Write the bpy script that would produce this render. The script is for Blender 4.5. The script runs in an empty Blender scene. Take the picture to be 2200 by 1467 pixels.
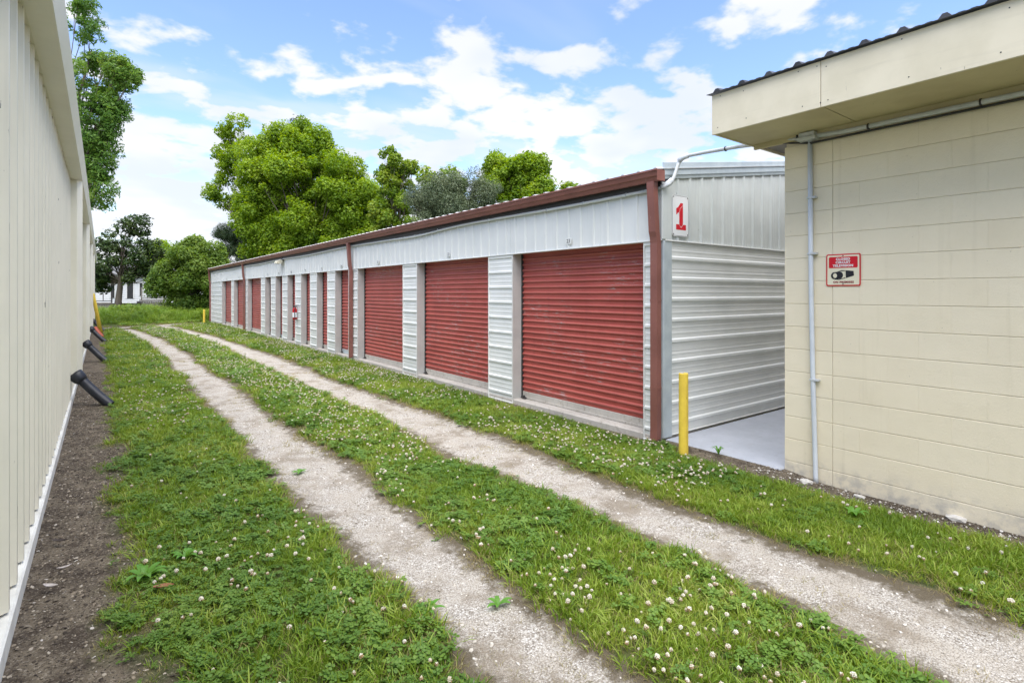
import bpy, math, random
import numpy as np
from mathutils import Vector, Matrix, noise as mnoise

random.seed(7)
RNG = np.random.default_rng(7)
D = bpy.data
scene = bpy.context.scene
COL = scene.collection
R = math.radians
PI = math.pi

# ------------------------------------------------------------------ camera
F_PX, W_PX, HOR = 1165.0, 2200.0, 628.5
YAW = math.atan((1100 - 218) / F_PX)
CAM_Z = 1.6
cam = D.cameras.new('camera')
cam.sensor_width = 36.0
cam.lens = 36.0 * F_PX / W_PX
cam.shift_y = (HOR - 733.5) / W_PX
cam.clip_start, cam.clip_end = 0.05, 2000
cam_o = D.objects.new('camera', cam)
cam_o.location = (0, 0, CAM_Z)
cam_o.rotation_euler = (R(90), 0, -YAW)
COL.objects.link(cam_o)
scene.camera = cam_o

# ------------------------------------------------------------------ sky, sun, exposure
SUN_EL, SUN_AZ = 70.0, 200.0          # azimuth clockwise from +Y
world = D.worlds.new('World')
scene.world = world
world.use_nodes = True
nt = world.node_tree
nt.nodes.clear()


def wn(t, **kw):
    n = nt.nodes.new(t)
    for k, v in kw.items():
        setattr(n, k, v)
    return n


def wm(op, a, b=None, c=None):
    n = wn('ShaderNodeMath', operation=op)
    for i, v in enumerate((a, b, c)):
        if v is None:
            continue
        if isinstance(v, (int, float)):
            n.inputs[i].default_value = v
        else:
            nt.links.new(v, n.inputs[i])
    return n.outputs[0]


def build_sky():
    L = nt.links.new
    sky = wn('ShaderNodeTexSky', sky_type='NISHITA')
    sky.sun_disc = False
    sky.sun_elevation = R(SUN_EL)
    sky.sun_rotation = R(SUN_AZ)
    sky.air_density = 1.1
    sky.dust_density = 0.3
    sky.ozone_density = 2.0
    tc = wn('ShaderNodeTexCoord')
    sep = wn('ShaderNodeSeparateXYZ')
    L(tc.outputs['Generated'], sep.inputs[0])
    zc = wm('ADD', wm('MAXIMUM', sep.outputs[2], 0.0), 0.16)
    cx = wm('DIVIDE', sep.outputs[0], zc)
    cy = wm('DIVIDE', sep.outputs[1], zc)
    comb = wn('ShaderNodeCombineXYZ')
    L(cx, comb.inputs[0])
    L(cy, comb.inputs[1])

    def noise(scale, detail, rough, off, dist=0.0, sx=1.0, sy=1.0):
        mp = wn('ShaderNodeMapping')
        mp.inputs['Location'].default_value = off
        mp.inputs['Scale'].default_value = (sx, sy, 1)
        L(comb.outputs[0], mp.inputs[0])
        n = wn('ShaderNodeTexNoise')
        n.inputs['Scale'].default_value = scale
        n.inputs['Detail'].default_value = detail
        n.inputs['Roughness'].default_value = rough
        n.inputs['Distortion'].default_value = dist
        L(mp.outputs[0], n.inputs['Vector'])
        return n.outputs['Fac']

    def ss(v, a, b):
        n = wn('ShaderNodeMapRange', interpolation_type='SMOOTHSTEP')
        n.inputs['From Min'].default_value = a
        n.inputs['From Max'].default_value = b
        L(v, n.inputs['Value'])
        return n.outputs[0]

    # small broken puffs, more of them towards the horizon
    puff = noise(4.6, 6.0, 0.52, (3.1, 7.7, 0), 0.1)
    big = noise(0.8, 3.0, 0.5, (1.3, 0.4, 0))
    lowness = wm('SUBTRACT', 1.0, ss(sep.outputs[2], 0.06, 0.52))
    thr = wm('SUBTRACT', puff, wm('ADD', 0.515, wm('MULTIPLY', lowness, -0.18)))
    thr = wm('ADD', thr, wm('MULTIPLY', wm('SUBTRACT', big, 0.5), 0.42))
    m1 = ss(thr, 0.0, 0.13)
    # thin wide veil
    veil = wm('MULTIPLY', ss(noise(0.8, 4.0, 0.55, (5.2, 2.6, 0), 0.3, 1.0, 2.2), 0.46, 0.66), 0.5)
    veil = wm('MULTIPLY', veil, wm('ADD', 0.25, lowness))
    horiz = wm('MULTIPLY', wm('SUBTRACT', 1.0, ss(sep.outputs[2], -0.02, 0.26)), 0.6)
    m = wm('MINIMUM', wm('MAXIMUM', wm('MAXIMUM', wm('MULTIPLY', m1, 0.93), veil), horiz), 1.0)

    hsv = wn('ShaderNodeHueSaturation')
    hsv.inputs['Saturation'].default_value = SKY_SAT
    hsv.inputs['Hue'].default_value = 0.511
    hsv.inputs['Value'].default_value = SKY_VAL
    L(sky.outputs[0], hsv.inputs['Color'])
    # cloud tone varies softly
    tone = noise(1.6, 3.0, 0.5, (9.2, 1.1, 0))
    mixc = wn('ShaderNodeMix', data_type='RGBA')
    mixc.inputs[6].default_value = tuple(CLOUD * v for v in (0.83, 0.88, 1.0)) + (1,)
    mixc.inputs[7].default_value = tuple(CLOUD * v for v in (1.0, 1.0, 1.03)) + (1,)
    L(ss(tone, 0.35, 0.6), mixc.inputs[0])
    mix = wn('ShaderNodeMix', data_type='RGBA')
    L(m, mix.inputs[0])
    L(hsv.outputs[0], mix.inputs[6])
    L(mixc.outputs[2], mix.inputs[7])
    bg = wn('ShaderNodeBackground')
    bg.inputs['Strength'].default_value = 0.083
    L(mix.outputs[2], bg.inputs['Color'])
    out = wn('ShaderNodeOutputWorld')
    L(bg.outputs[0], out.inputs[0])


SKY_SAT, SKY_VAL, CLOUD = 1.08, 1.72, 5.9
build_sky()

sun = D.lights.new('sun', 'SUN')
sun.energy = 3.6
sun.angle = R(80)
sun.color = (1.0, 0.955, 0.88)
sun_o = D.objects.new('sun', sun)
sd = Vector((math.sin(R(SUN_AZ)) * math.cos(R(SUN_EL)), math.cos(R(SUN_AZ)) * math.cos(R(SUN_EL)), math.sin(R(SUN_EL))))
sun_o.rotation_euler = sd.to_track_quat('Z', 'Y').to_euler()
sun_o.location = (0, -10, 30)
COL.objects.link(sun_o)
vs = scene.view_settings
vs.view_transform = 'Standard'
vs.look = 'None'
vs.exposure = 1.12
vs.gamma = 1
vs.use_curve_mapping = False
scene.cycles.max_bounces = 6
scene.cycles.diffuse_bounces = 3
scene.cycles.glossy_bounces = 2
scene.cycles.transmission_bounces = 4
scene.cycles.transparent_max_bounces = 4
scene.cycles.use_denoising = True

# ------------------------------------------------------------------ materials
MATS = {}


class NT:
    def __init__(s, name):
        s.m = D.materials.new(name)
        s.m.use_nodes = True
        s.t = s.m.node_tree
        s.b = s.t.nodes['Principled BSDF']

    def n(s, t, **kw):
        n = s.t.nodes.new(t)
        for k, v in kw.items():
            setattr(n, k, v)
        return n

    def l(s, a, b):
        s.t.links.new(a, b)

    def pos(s, scale=(1, 1, 1), obj=False):
        if obj:
            src = s.n('ShaderNodeTexCoord').outputs['Object']
        else:
            src = s.n('ShaderNodeNewGeometry').outputs['Position']
        mp = s.n('ShaderNodeMapping')
        mp.inputs['Scale'].default_value = scale
        s.l(src, mp.inputs[0])
        return mp.outputs[0]

    def noise(s, vec, scale, detail=4, rough=0.55, dist=0):
        n = s.n('ShaderNodeTexNoise')
        n.inputs['Scale'].default_value = scale
        n.inputs['Detail'].default_value = detail
        n.inputs['Roughness'].default_value = rough
        n.inputs['Distortion'].default_value = dist
        s.l(vec, n.inputs['Vector'])
        return n.outputs['Fac']

    def vor(s, vec, scale, feature='F1', out='Distance'):
        n = s.n('ShaderNodeTexVoronoi', feature=feature)
        n.inputs['Scale'].default_value = scale
        s.l(vec, n.inputs['Vector'])
        return n.outputs[out]

    def ramp(s, v, stops):
        n = s.n('ShaderNodeValToRGB')
        e = n.color_ramp.elements
        while len(e) < len(stops):
            e.new(0.5)
        for i, (p, c) in enumerate(stops):
            e[i].position = p
            e[i].color = tuple(c) + (1,) if len(c) == 3 else c
        s.l(v, n.inputs[0])
        return n.outputs[0]

    def rng(s, v, a, b, lo=0.0, hi=1.0):
        n = s.n('ShaderNodeMapRange', interpolation_type='SMOOTHSTEP')
        for k, x in (('From Min', a), ('From Max', b), ('To Min', lo), ('To Max', hi)):
            n.inputs[k].default_value = x
        s.l(v, n.inputs['Value'])
        return n.outputs[0]

    def math(s, op, a, b):
        n = s.n('ShaderNodeMath', operation=op)
        for i, v in enumerate((a, b)):
            if isinstance(v, (int, float)):
                n.inputs[i].default_value = v
            else:
                s.l(v, n.inputs[i])
        return n.outputs[0]

    def mix(s, f, a, b, blend='MIX'):
        n = s.n('ShaderNodeMix', data_type='RGBA', blend_type=blend)
        for i, v in ((0, f), (6, a), (7, b)):
            if isinstance(v, (int, float)):
                n.inputs[i].default_value = v
            elif isinstance(v, (tuple, list)):
                n.inputs[i].default_value = tuple(v) + (1,) if len(v) == 3 else v
            else:
                s.l(v, n.inputs[i])
        return n.outputs[2]

    def bump(s, h, strength, dist=0.01):
        n = s.n('ShaderNodeBump')
        n.inputs['Strength'].default_value = strength
        n.inputs['Distance'].default_value = dist
        s.l(h, n.inputs['Height'])
        s.l(n.outputs[0], s.b.inputs['Normal'])

    def col(s, c):
        if isinstance(c, (tuple, list)):
            s.b.inputs['Base Color'].default_value = tuple(c) + (1,)
        else:
            s.l(c, s.b.inputs['Base Color'])

    def set(s, rough=0.5, metal=0.0, spec=0.5):
        s.b.inputs['Roughness'].default_value = rough
        s.b.inputs['Metallic'].default_value = metal
        s.b.inputs['Specular IOR Level'].default_value = spec

    def done(s, key):
        MATS[key] = s.m
        return s.m


def painted(key, c, c2, rough=0.45, scale=2.5, streak=0.25, spots=0.0, bump=0.0, spec=0.4, metal=0.0, vert=True, spotcol=(0.05, 0.045, 0.04)):
    """Paint on metal, wood or masonry: patchy tone, weather streaks, small chips."""
    t = NT(key)
    p = t.pos()
    n1 = t.noise(p, scale, 5, 0.6)
    colr = t.mix(t.rng(n1, 0.35, 0.68), c, c2)
    st = t.noise(t.pos((9, 9, 0.35) if vert else (0.5, 0.5, 9)), 3.0, 4, 0.6)
    colr = t.mix(t.math('MULTIPLY', t.rng(st, 0.52, 0.78), streak), colr, tuple(v * 0.55 for v in c2))
    if spots:
        sp = t.noise(t.pos((26, 26, 5)), 1.6, 3, 0.55)
        sp2 = t.noise(p, 2.3, 2, 0.5)
        f = t.math('MULTIPLY', t.rng(sp, 0.735 - spots * 0.06, 0.76 - spots * 0.05), t.rng(sp2, 0.48, 0.56))
        colr = t.mix(f, colr, spotcol)
    t.col(colr)
    t.set(rough, metal, spec)
    if bump:
        t.bump(t.noise(p, 7.0, 3, 0.5), bump, 0.02)
    return t.done(key)


painted('cream_metal', (0.76, 0.725, 0.60), (0.71, 0.68, 0.56), 0.42, 1.2, 0.14, 0.75, 0.14)
painted('cream_trim', (0.76, 0.73, 0.60), (0.71, 0.68, 0.55), 0.4, 2.0, 0.08)
painted('slab_white', (0.74, 0.74, 0.68), (0.60, 0.59, 0.53), 0.8, 5.0, 0.15)
painted('white_metal', (0.70, 0.715, 0.69), (0.645, 0.665, 0.645), 0.38, 1.5, 0.14, 0.0, 0.10)
painted('white_siding', (0.74, 0.75, 0.725), (0.68, 0.695, 0.67), 0.42, 2.5, 0.12, 0.0, 0.08, vert=False)
painted('gable_metal', (0.60, 0.63, 0.61), (0.53, 0.56, 0.545), 0.34, 2.0, 0.22, 0.35, 0.10)
painted('galv_trim', (0.52, 0.58, 0.60), (0.44, 0.50, 0.53), 0.4, 6.0, 0.2, metal=0.2)
painted('jamb_grey', (0.53, 0.53, 0.50), (0.46, 0.46, 0.435), 0.5, 3.0, 0.2)
painted('brown_gutter', (0.245, 0.098, 0.078), (0.20, 0.078, 0.062), 0.45, 3.0, 0.25, 0.4, spotcol=(0.30, 0.24, 0.2))
painted('conduit_grey', (0.56, 0.585, 0.59), (0.47, 0.49, 0.50), 0.45, 8.0, 0.2)
painted('pvc_white', (0.62, 0.66, 0.70), (0.55, 0.59, 0.63), 0.5, 6.0, 0.15)
painted('yellow_paint', (0.78, 0.57, 0.07), (0.68, 0.48, 0.06), 0.5, 9.0, 0.45, 1.0, 0.1)
painted('black_plastic', (0.018, 0.020, 0.026), (0.032, 0.034, 0.04), 0.42, 9.0, 0.0)
painted('orange_plastic', (0.42, 0.085, 0.035), (0.34, 0.065, 0.03), 0.5, 9.0, 0.0)
painted('dark_metal', (0.03, 0.03, 0.032), (0.05, 0.047, 0.045), 0.5, 9.0, 0.0)
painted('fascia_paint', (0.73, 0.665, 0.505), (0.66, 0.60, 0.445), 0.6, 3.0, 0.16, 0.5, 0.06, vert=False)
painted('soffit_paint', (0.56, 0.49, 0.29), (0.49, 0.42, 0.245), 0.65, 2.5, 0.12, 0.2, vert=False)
painted('roof_dark', (0.07, 0.07, 0.075), (0.03, 0.03, 0.032), 0.5, 3.0, 0.3, metal=0.3)
painted('roof_pale', (0.60, 0.61, 0.61), (0.45, 0.45, 0.45), 0.4, 2.0, 0.2, metal=0.2)
painted('sign_white', (0.78, 0.79, 0.79), (0.74, 0.75, 0.75), 0.35, 6.0, 0.05)
painted('sign_red', (0.62, 0.008, 0.022), (0.55, 0.008, 0.02), 0.35, 6.0, 0.0)
painted('sign_cream', (0.78, 0.73, 0.55), (0.74, 0.69, 0.51), 0.35, 6.0, 0.0)
painted('sign_maroon', (0.28, 0.015, 0.02), (0.24, 0.012, 0.018), 0.4, 6.0, 0.0)
painted('ink_black', (0.012, 0.012, 0.016), (0.02, 0.02, 0.025), 0.4, 6.0, 0.0)
painted('red_tank', (0.45, 0.006, 0.012), (0.40, 0.006, 0.012), 0.25, 6.0, 0.0)
painted('house_white', (0.70, 0.72, 0.74), (0.62, 0.64, 0.67), 0.6, 0.8, 0.15)
painted('house_dark', (0.035, 0.022, 0.025), (0.05, 0.03, 0.035), 0.6, 2.0, 0.0)
painted('shutter_dark', (0.03, 0.032, 0.035), (0.04, 0.04, 0.042), 0.5, 2.0, 0.0)
painted('deck_wood', (0.24, 0.22, 0.20), (0.16, 0.145, 0.13), 0.8, 3.0, 0.3)
painted('deck_dark', (0.055, 0.05, 0.055), (0.08, 0.07, 0.07), 0.8, 3.0, 0.2)
painted('house_roof', (0.18, 0.18, 0.18), (0.13, 0.13, 0.13), 0.8, 3.0, 0.2)
painted('stone_white', (0.58, 0.56, 0.52), (0.40, 0.38, 0.34), 0.85, 25.0, 0.1)
painted('leaf_brown', (0.24, 0.10, 0.045), (0.17, 0.07, 0.03), 0.6, 40.0, 0.0)
painted('leaf_pale', (0.50, 0.46, 0.43), (0.33, 0.29, 0.27), 0.7, 60.0, 0.0)
painted('stick_dark', (0.035, 0.027, 0.024), (0.06, 0.045, 0.04), 0.7, 40.0, 0.0)
painted('lamp_shade', (0.66, 0.62, 0.48), (0.6, 0.56, 0.42), 0.5, 4.0, 0.1)


def mat_door():
    t = NT('door_red')
    p = t.pos()
    n1 = t.noise(p, 1.8, 4, 0.6)
    c = t.mix(t.rng(n1, 0.3, 0.7), (0.43, 0.094, 0.075), (0.36, 0.072, 0.058))
    # sun-faded lighter patches
    fd = t.noise(t.pos((1, 0.5, 3)), 1.6, 3, 0.5)
    c = t.mix(t.math('MULTIPLY', t.rng(fd, 0.5, 0.75), 0.45), c, (0.50, 0.125, 0.10))
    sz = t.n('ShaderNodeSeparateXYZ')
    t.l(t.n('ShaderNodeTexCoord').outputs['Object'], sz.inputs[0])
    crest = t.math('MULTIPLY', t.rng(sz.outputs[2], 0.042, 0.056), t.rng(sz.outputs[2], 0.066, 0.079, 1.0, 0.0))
    c = t.mix(t.math('MULTIPLY', crest, 0.55), c, (0.53, 0.165, 0.135))  # highlight along each slat crest, painted into the red
    # chipped paint along the slat crests
    ch = t.noise(t.pos((6, 2.2, 30)), 2.6, 5, 0.65)
    reg = t.noise(t.pos((0.6, 0.55, 1.1)), 1.7, 3, 0.5)
    f = t.math('MULTIPLY', t.rng(ch, 0.565, 0.63), t.rng(reg, 0.51, 0.58))
    c = t.mix(t.math('MULTIPLY', f, 0.85), c, (0.42, 0.38, 0.37))
    dr = t.noise(t.pos((5, 5, 0.4)), 2.2, 4, 0.6)
    c = t.mix(t.math('MULTIPLY', t.rng(dr, 0.55, 0.8), 0.25), c, (0.14, 0.03, 0.03))
    oi = t.n('ShaderNodeObjectInfo')
    c = t.mix(t.math('MULTIPLY', oi.outputs['Random'], 0.22), c, (0.25, 0.05, 0.045))
    t.col(c)
    t.set(0.42, 0.0, 0.45)
    t.bump(t.noise(t.pos((1, 1.2, 3)), 3.0, 2, 0.5), 0.25, 0.03)
    t.done('door_red')


mat_door()


def mat_block():
    t = NT('block_paint')
    p = t.pos()
    oi = t.n('ShaderNodeObjectInfo')
    n1 = t.noise(p, 1.4, 5, 0.6)
    c = t.mix(t.rng(n1, 0.35, 0.7), (0.80, 0.715, 0.535), (0.75, 0.665, 0.49))
    c = t.mix(t.math('MULTIPLY', oi.outputs['Random'], 0.35), c, (0.81, 0.735, 0.57))
    pit = t.noise(p, 55, 3, 0.6)
    c = t.mix(t.math('MULTIPLY', t.rng(pit, 0.70, 0.76), 0.55), c, (0.30, 0.26, 0.18))
    # splash-back dirt just above the soil
    sep = t.n('ShaderNodeSeparateXYZ')
    t.l(t.n('ShaderNodeNewGeometry').outputs['Position'], sep.inputs[0])
    low = t.rng(sep.outputs[2], -0.05, 0.22, 1.0, 0.0)
    dn = t.noise(p, 9, 4, 0.65)
    c = t.mix(t.math('MULTIPLY', low, t.rng(dn, 0.42, 0.7, 0.15, 0.75)), c, (0.36, 0.35, 0.33))
    st = t.noise(t.pos((6, 6, 0.3)), 2.0, 4, 0.6)
    c = t.mix(t.math('MULTIPLY', t.rng(st, 0.56, 0.8), 0.18), c, (0.42, 0.36, 0.22))
    t.col(c)
    t.set(0.62, 0, 0.35)
    fine = t.noise(p, 70, 5, 0.75)
    wave = t.noise(p, 4.0, 3, 0.5)
    t.bump(t.math('ADD', fine, t.math('MULTIPLY', wave, 2.2)), 0.45, 0.006)
    t.done('block_paint')


mat_block()


def mat_concrete(key, c1, c2, stain):
    t = NT(key)
    p = t.pos()
    c = t.mix(t.rng(t.noise(p, 2.2, 6, 0.65), 0.3, 0.7), c1, c2)
    c = t.mix(t.math('MULTIPLY', t.rng(t.noise(p, 14, 5, 0.7), 0.52, 0.72), stain), c, (0.16, 0.13, 0.085))
    t.col(c)
    t.set(0.85, 0, 0.25)
    t.bump(t.noise(p, 120, 4, 0.7), 0.3, 0.004)
    t.done(key)


mat_concrete('concrete', (0.50, 0.47, 0.42), (0.41, 0.385, 0.345), 0.6)
mat_concrete('floor_paint', (0.40, 0.42, 0.46), (0.345, 0.365, 0.40), 0.16)


def mat_ground():
    t = NT('soil')
    p = t.pos()
    n = t.noise(p, 6, 6, 0.7)
    fine = t.noise(p, 60, 5, 0.75)
    c = t.mix(t.rng(n, 0.35, 0.65), (0.06, 0.046, 0.034), (0.17, 0.14, 0.10))
    c = t.mix(t.rng(fine, 0.5, 0.7), c, (0.30, 0.26, 0.20))
    c = t.mix(t.rng(t.noise(p, 90, 3, 0.6), 0.56, 0.64), c, (0.04, 0.032, 0.026))
    # thin green cover under the turf, everywhere outside the bare strip by the wall
    at = t.n('ShaderNodeAttribute', attribute_name='turf')
    g = t.mix(t.noise(p, 25, 4, 0.7), (0.028, 0.05, 0.012), (0.075, 0.105, 0.025))
    g = t.mix(t.rng(t.noise(p, 2.5, 4, 0.6), 0.4, 0.65), g, (0.085, 0.095, 0.03))
    c = t.mix(at.outputs['Fac'], c, g)
    t.col(c)
    t.set(0.95, 0, 0.15)
    t.bump(t.math('ADD', fine, t.math('MULTIPLY', n, 0.5)), 0.7, 0.02)
    t.done('soil')


mat_ground()


def mat_gravel():
    t = NT('gravel')
    p = t.pos()
    v = t.vor(p, 125, 'F1', 'Color')
    vv = t.n('ShaderNodeSeparateColor')
    t.l(v, vv.inputs[0])
    stone = t.ramp(vv.outputs[0], [(0.0, (0.17, 0.15, 0.125)), (0.3, (0.36, 0.33, 0.29)), (0.7, (0.50, 0.475, 0.43)), (1.0, (0.66, 0.64, 0.60))])
    sand = t.mix(t.noise(p, 8, 5, 0.7), (0.36, 0.325, 0.275), (0.50, 0.465, 0.41))
    c = t.mix(t.rng(t.noise(p, 5, 4, 0.65), 0.35, 0.65), stone, sand)
    gap = t.vor(p, 125, 'F1', 'Distance')
    c = t.mix(t.math('MULTIPLY', t.rng(gap, 0.45, 0.75), 0.55), c, (0.13, 0.105, 0.075))
    dark = t.noise(p, 2.3, 6, 0.7)
    c = t.mix(t.math('MULTIPLY', t.rng(dark, 0.47, 0.66), 0.75), c, (0.20, 0.165, 0.12))
    # soil worked into the rim
    at = t.n('ShaderNodeAttribute', attribute_name='rim')
    rn = t.noise(p, 11, 5, 0.7)
    e = t.rng(t.math('ADD', at.outputs['Fac'], t.math('MULTIPLY', t.math('SUBTRACT', rn, 0.5), 1.1)), 0.40, 0.75)
    c = t.mix(e, c, (0.115, 0.095, 0.065))
    t.col(c)
    t.set(0.92, 0, 0.2)
    t.bump(t.math('SUBTRACT', t.noise(p, 60, 5, 0.75), t.math('MULTIPLY', gap, 0.6)), 0.8, 0.012)
    t.done('gravel')


mat_gravel()


def mat_leaf(key, cols, trans=0.35, rough=0.5, inst=False, spec=0.3):
    """Leaf or blade: tone differs leaf by leaf, some light passes through."""
    t = NT(key)
    g = t.n('ShaderNodeNewGeometry')
    v = g.outputs['Random Per Island']
    if inst:
        oi = t.n('ShaderNodeObjectInfo')
        v = t.math('FRACT', t.math('ADD', t.math('MULTIPLY', v, 0.55), t.math('MULTIPLY', oi.outputs['Random'], 0.45)), 0)
    big = t.noise(t.pos(), 0.9 if inst else 0.55, 3, 0.5)
    v = t.math('ADD', t.math('MULTIPLY', v, 0.62), t.math('MULTIPLY', t.rng(big, 0.32, 0.68), 0.38))
    st = [(i / (len(cols) - 1), c) for i, c in enumerate(cols)]
    c = t.ramp(v, st)
    t.col(c)
    t.set(rough, 0, spec)
    tr = t.n('ShaderNodeBsdfTranslucent')
    hs = t.n('ShaderNodeHueSaturation')
    hs.inputs['Hue'].default_value = 0.485
    hs.inputs['Saturation'].default_value = 1.1
    hs.inputs['Value'].default_value = 1.5
    t.l(c, hs.inputs['Color'])
    t.l(hs.outputs[0], tr.inputs['Color'])
    mx = t.n('ShaderNodeMixShader')
    mx.inputs[0].default_value = trans
    out = t.t.nodes['Material Output']
    t.l(t.b.outputs[0], mx.inputs[1])
    t.l(tr.outputs[0], mx.inputs[2])
    t.l(mx.outputs[0], out.inputs[0])
    t.done(key)


mat_leaf('grass_blade', [(0.055, 0.12, 0.014), (0.12, 0.21, 0.021), (0.185, 0.28, 0.03), (0.275, 0.35, 0.052), (0.42, 0.41, 0.15)], 0.30, 0.5, True)
mat_leaf('grass_dry', [(0.14, 0.15, 0.04), (0.25, 0.225, 0.075), (0.35, 0.29, 0.14), (0.20, 0.24, 0.045)], 0.25, 0.6, True)
mat_leaf('clover_leaf', [(0.05, 0.115, 0.017), (0.085, 0.17, 0.023), (0.13, 0.22, 0.032), (0.19, 0.265, 0.05)], 0.25, 0.5, True)
mat_leaf('weed_leaf', [(0.07, 0.19, 0.025), (0.11, 0.26, 0.035), (0.16, 0.31, 0.05)], 0.3, 0.45)
mat_leaf('weed_far', [(0.055, 0.13, 0.018), (0.14, 0.245, 0.03), (0.23, 0.33, 0.05), (0.36, 0.40, 0.12)], 0.35, 0.5, True)
mat_leaf('tree_bright', [(0.08, 0.155, 0.014), (0.165, 0.28, 0.02), (0.25, 0.365, 0.03), (0.35, 0.44, 0.055)], 0.45, 0.5)
mat_leaf('tree_lime', [(0.08, 0.155, 0.018), (0.14, 0.24, 0.025), (0.22, 0.31, 0.035), (0.32, 0.37, 0.05)], 0.42, 0.5)
mat_leaf('tree_olive', [(0.055, 0.085, 0.045), (0.095, 0.13, 0.07), (0.14, 0.175, 0.09), (0.20, 0.225, 0.12)], 0.25, 0.5)
mat_leaf('tree_dark', [(0.014, 0.032, 0.012), (0.03, 0.06, 0.016), (0.06, 0.10, 0.024), (0.12, 0.16, 0.045)], 0.2, 0.5, spec=0.3)
mat_leaf('tree_mid', [(0.06, 0.12, 0.02), (0.115, 0.20, 0.03), (0.18, 0.27, 0.042), (0.26, 0.33, 0.075)], 0.38, 0.5)
mat_leaf('tree_ash', [(0.05, 0.125, 0.026), (0.095, 0.20, 0.034), (0.15, 0.265, 0.045), (0.25, 0.33, 0.075)], 0.4, 0.45)
mat_leaf('pine_needle', [(0.022, 0.05, 0.02), (0.04, 0.075, 0.028), (0.065, 0.10, 0.035), (0.09, 0.11, 0.05)], 0.15, 0.5)

t_ = NT('bark')
p_ = t_.pos((1, 1, 0.25))
t_.col(t_.mix(t_.noise(p_, 9, 5, 0.7), (0.055, 0.042, 0.034), (0.19, 0.16, 0.13)))
t_.set(0.9, 0, 0.2)
t_.bump(t_.noise(p_, 14, 5, 0.7), 0.8, 0.03)
t_.done('bark')
t_ = NT('clover_petal')
g_ = t_.n('ShaderNodeObjectInfo')
t_.col(t_.mix(g_.outputs['Random'], (0.72, 0.70, 0.60), (0.62, 0.56, 0.44)))
t_.set(0.7, 0, 0.2)
t_.done('clover_petal')
painted('clover_old', (0.34, 0.22, 0.11), (0.42, 0.32, 0.2), 0.8, 40, 0)
painted('stem_green', (0.10, 0.19, 0.04), (0.08, 0.15, 0.03), 0.6, 20, 0)
t_ = NT('chip')
g_ = t_.n('ShaderNodeObjectInfo')
t_.col(t_.ramp(g_.outputs['Random'], [(0, (0.03, 0.024, 0.019)), (0.5, (0.10, 0.08, 0.06)), (0.85, (0.27, 0.225, 0.165)), (0.97, (0.36, 0.32, 0.26)), (1, (0.5, 0.47, 0.43))]))
t_.set(0.9, 0, 0.2)
t_.done('chip')
t_ = NT('pebble')
g_ = t_.n('ShaderNodeObjectInfo')
t_.col(t_.ramp(g_.outputs['Random'], [(0, (0.24, 0.21, 0.17)), (0.4, (0.42, 0.385, 0.33)), (0.8, (0.55, 0.52, 0.47)), (1, (0.68, 0.66, 0.62))]))
t_.set(0.85, 0, 0.25)
t_.done('pebble')


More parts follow.
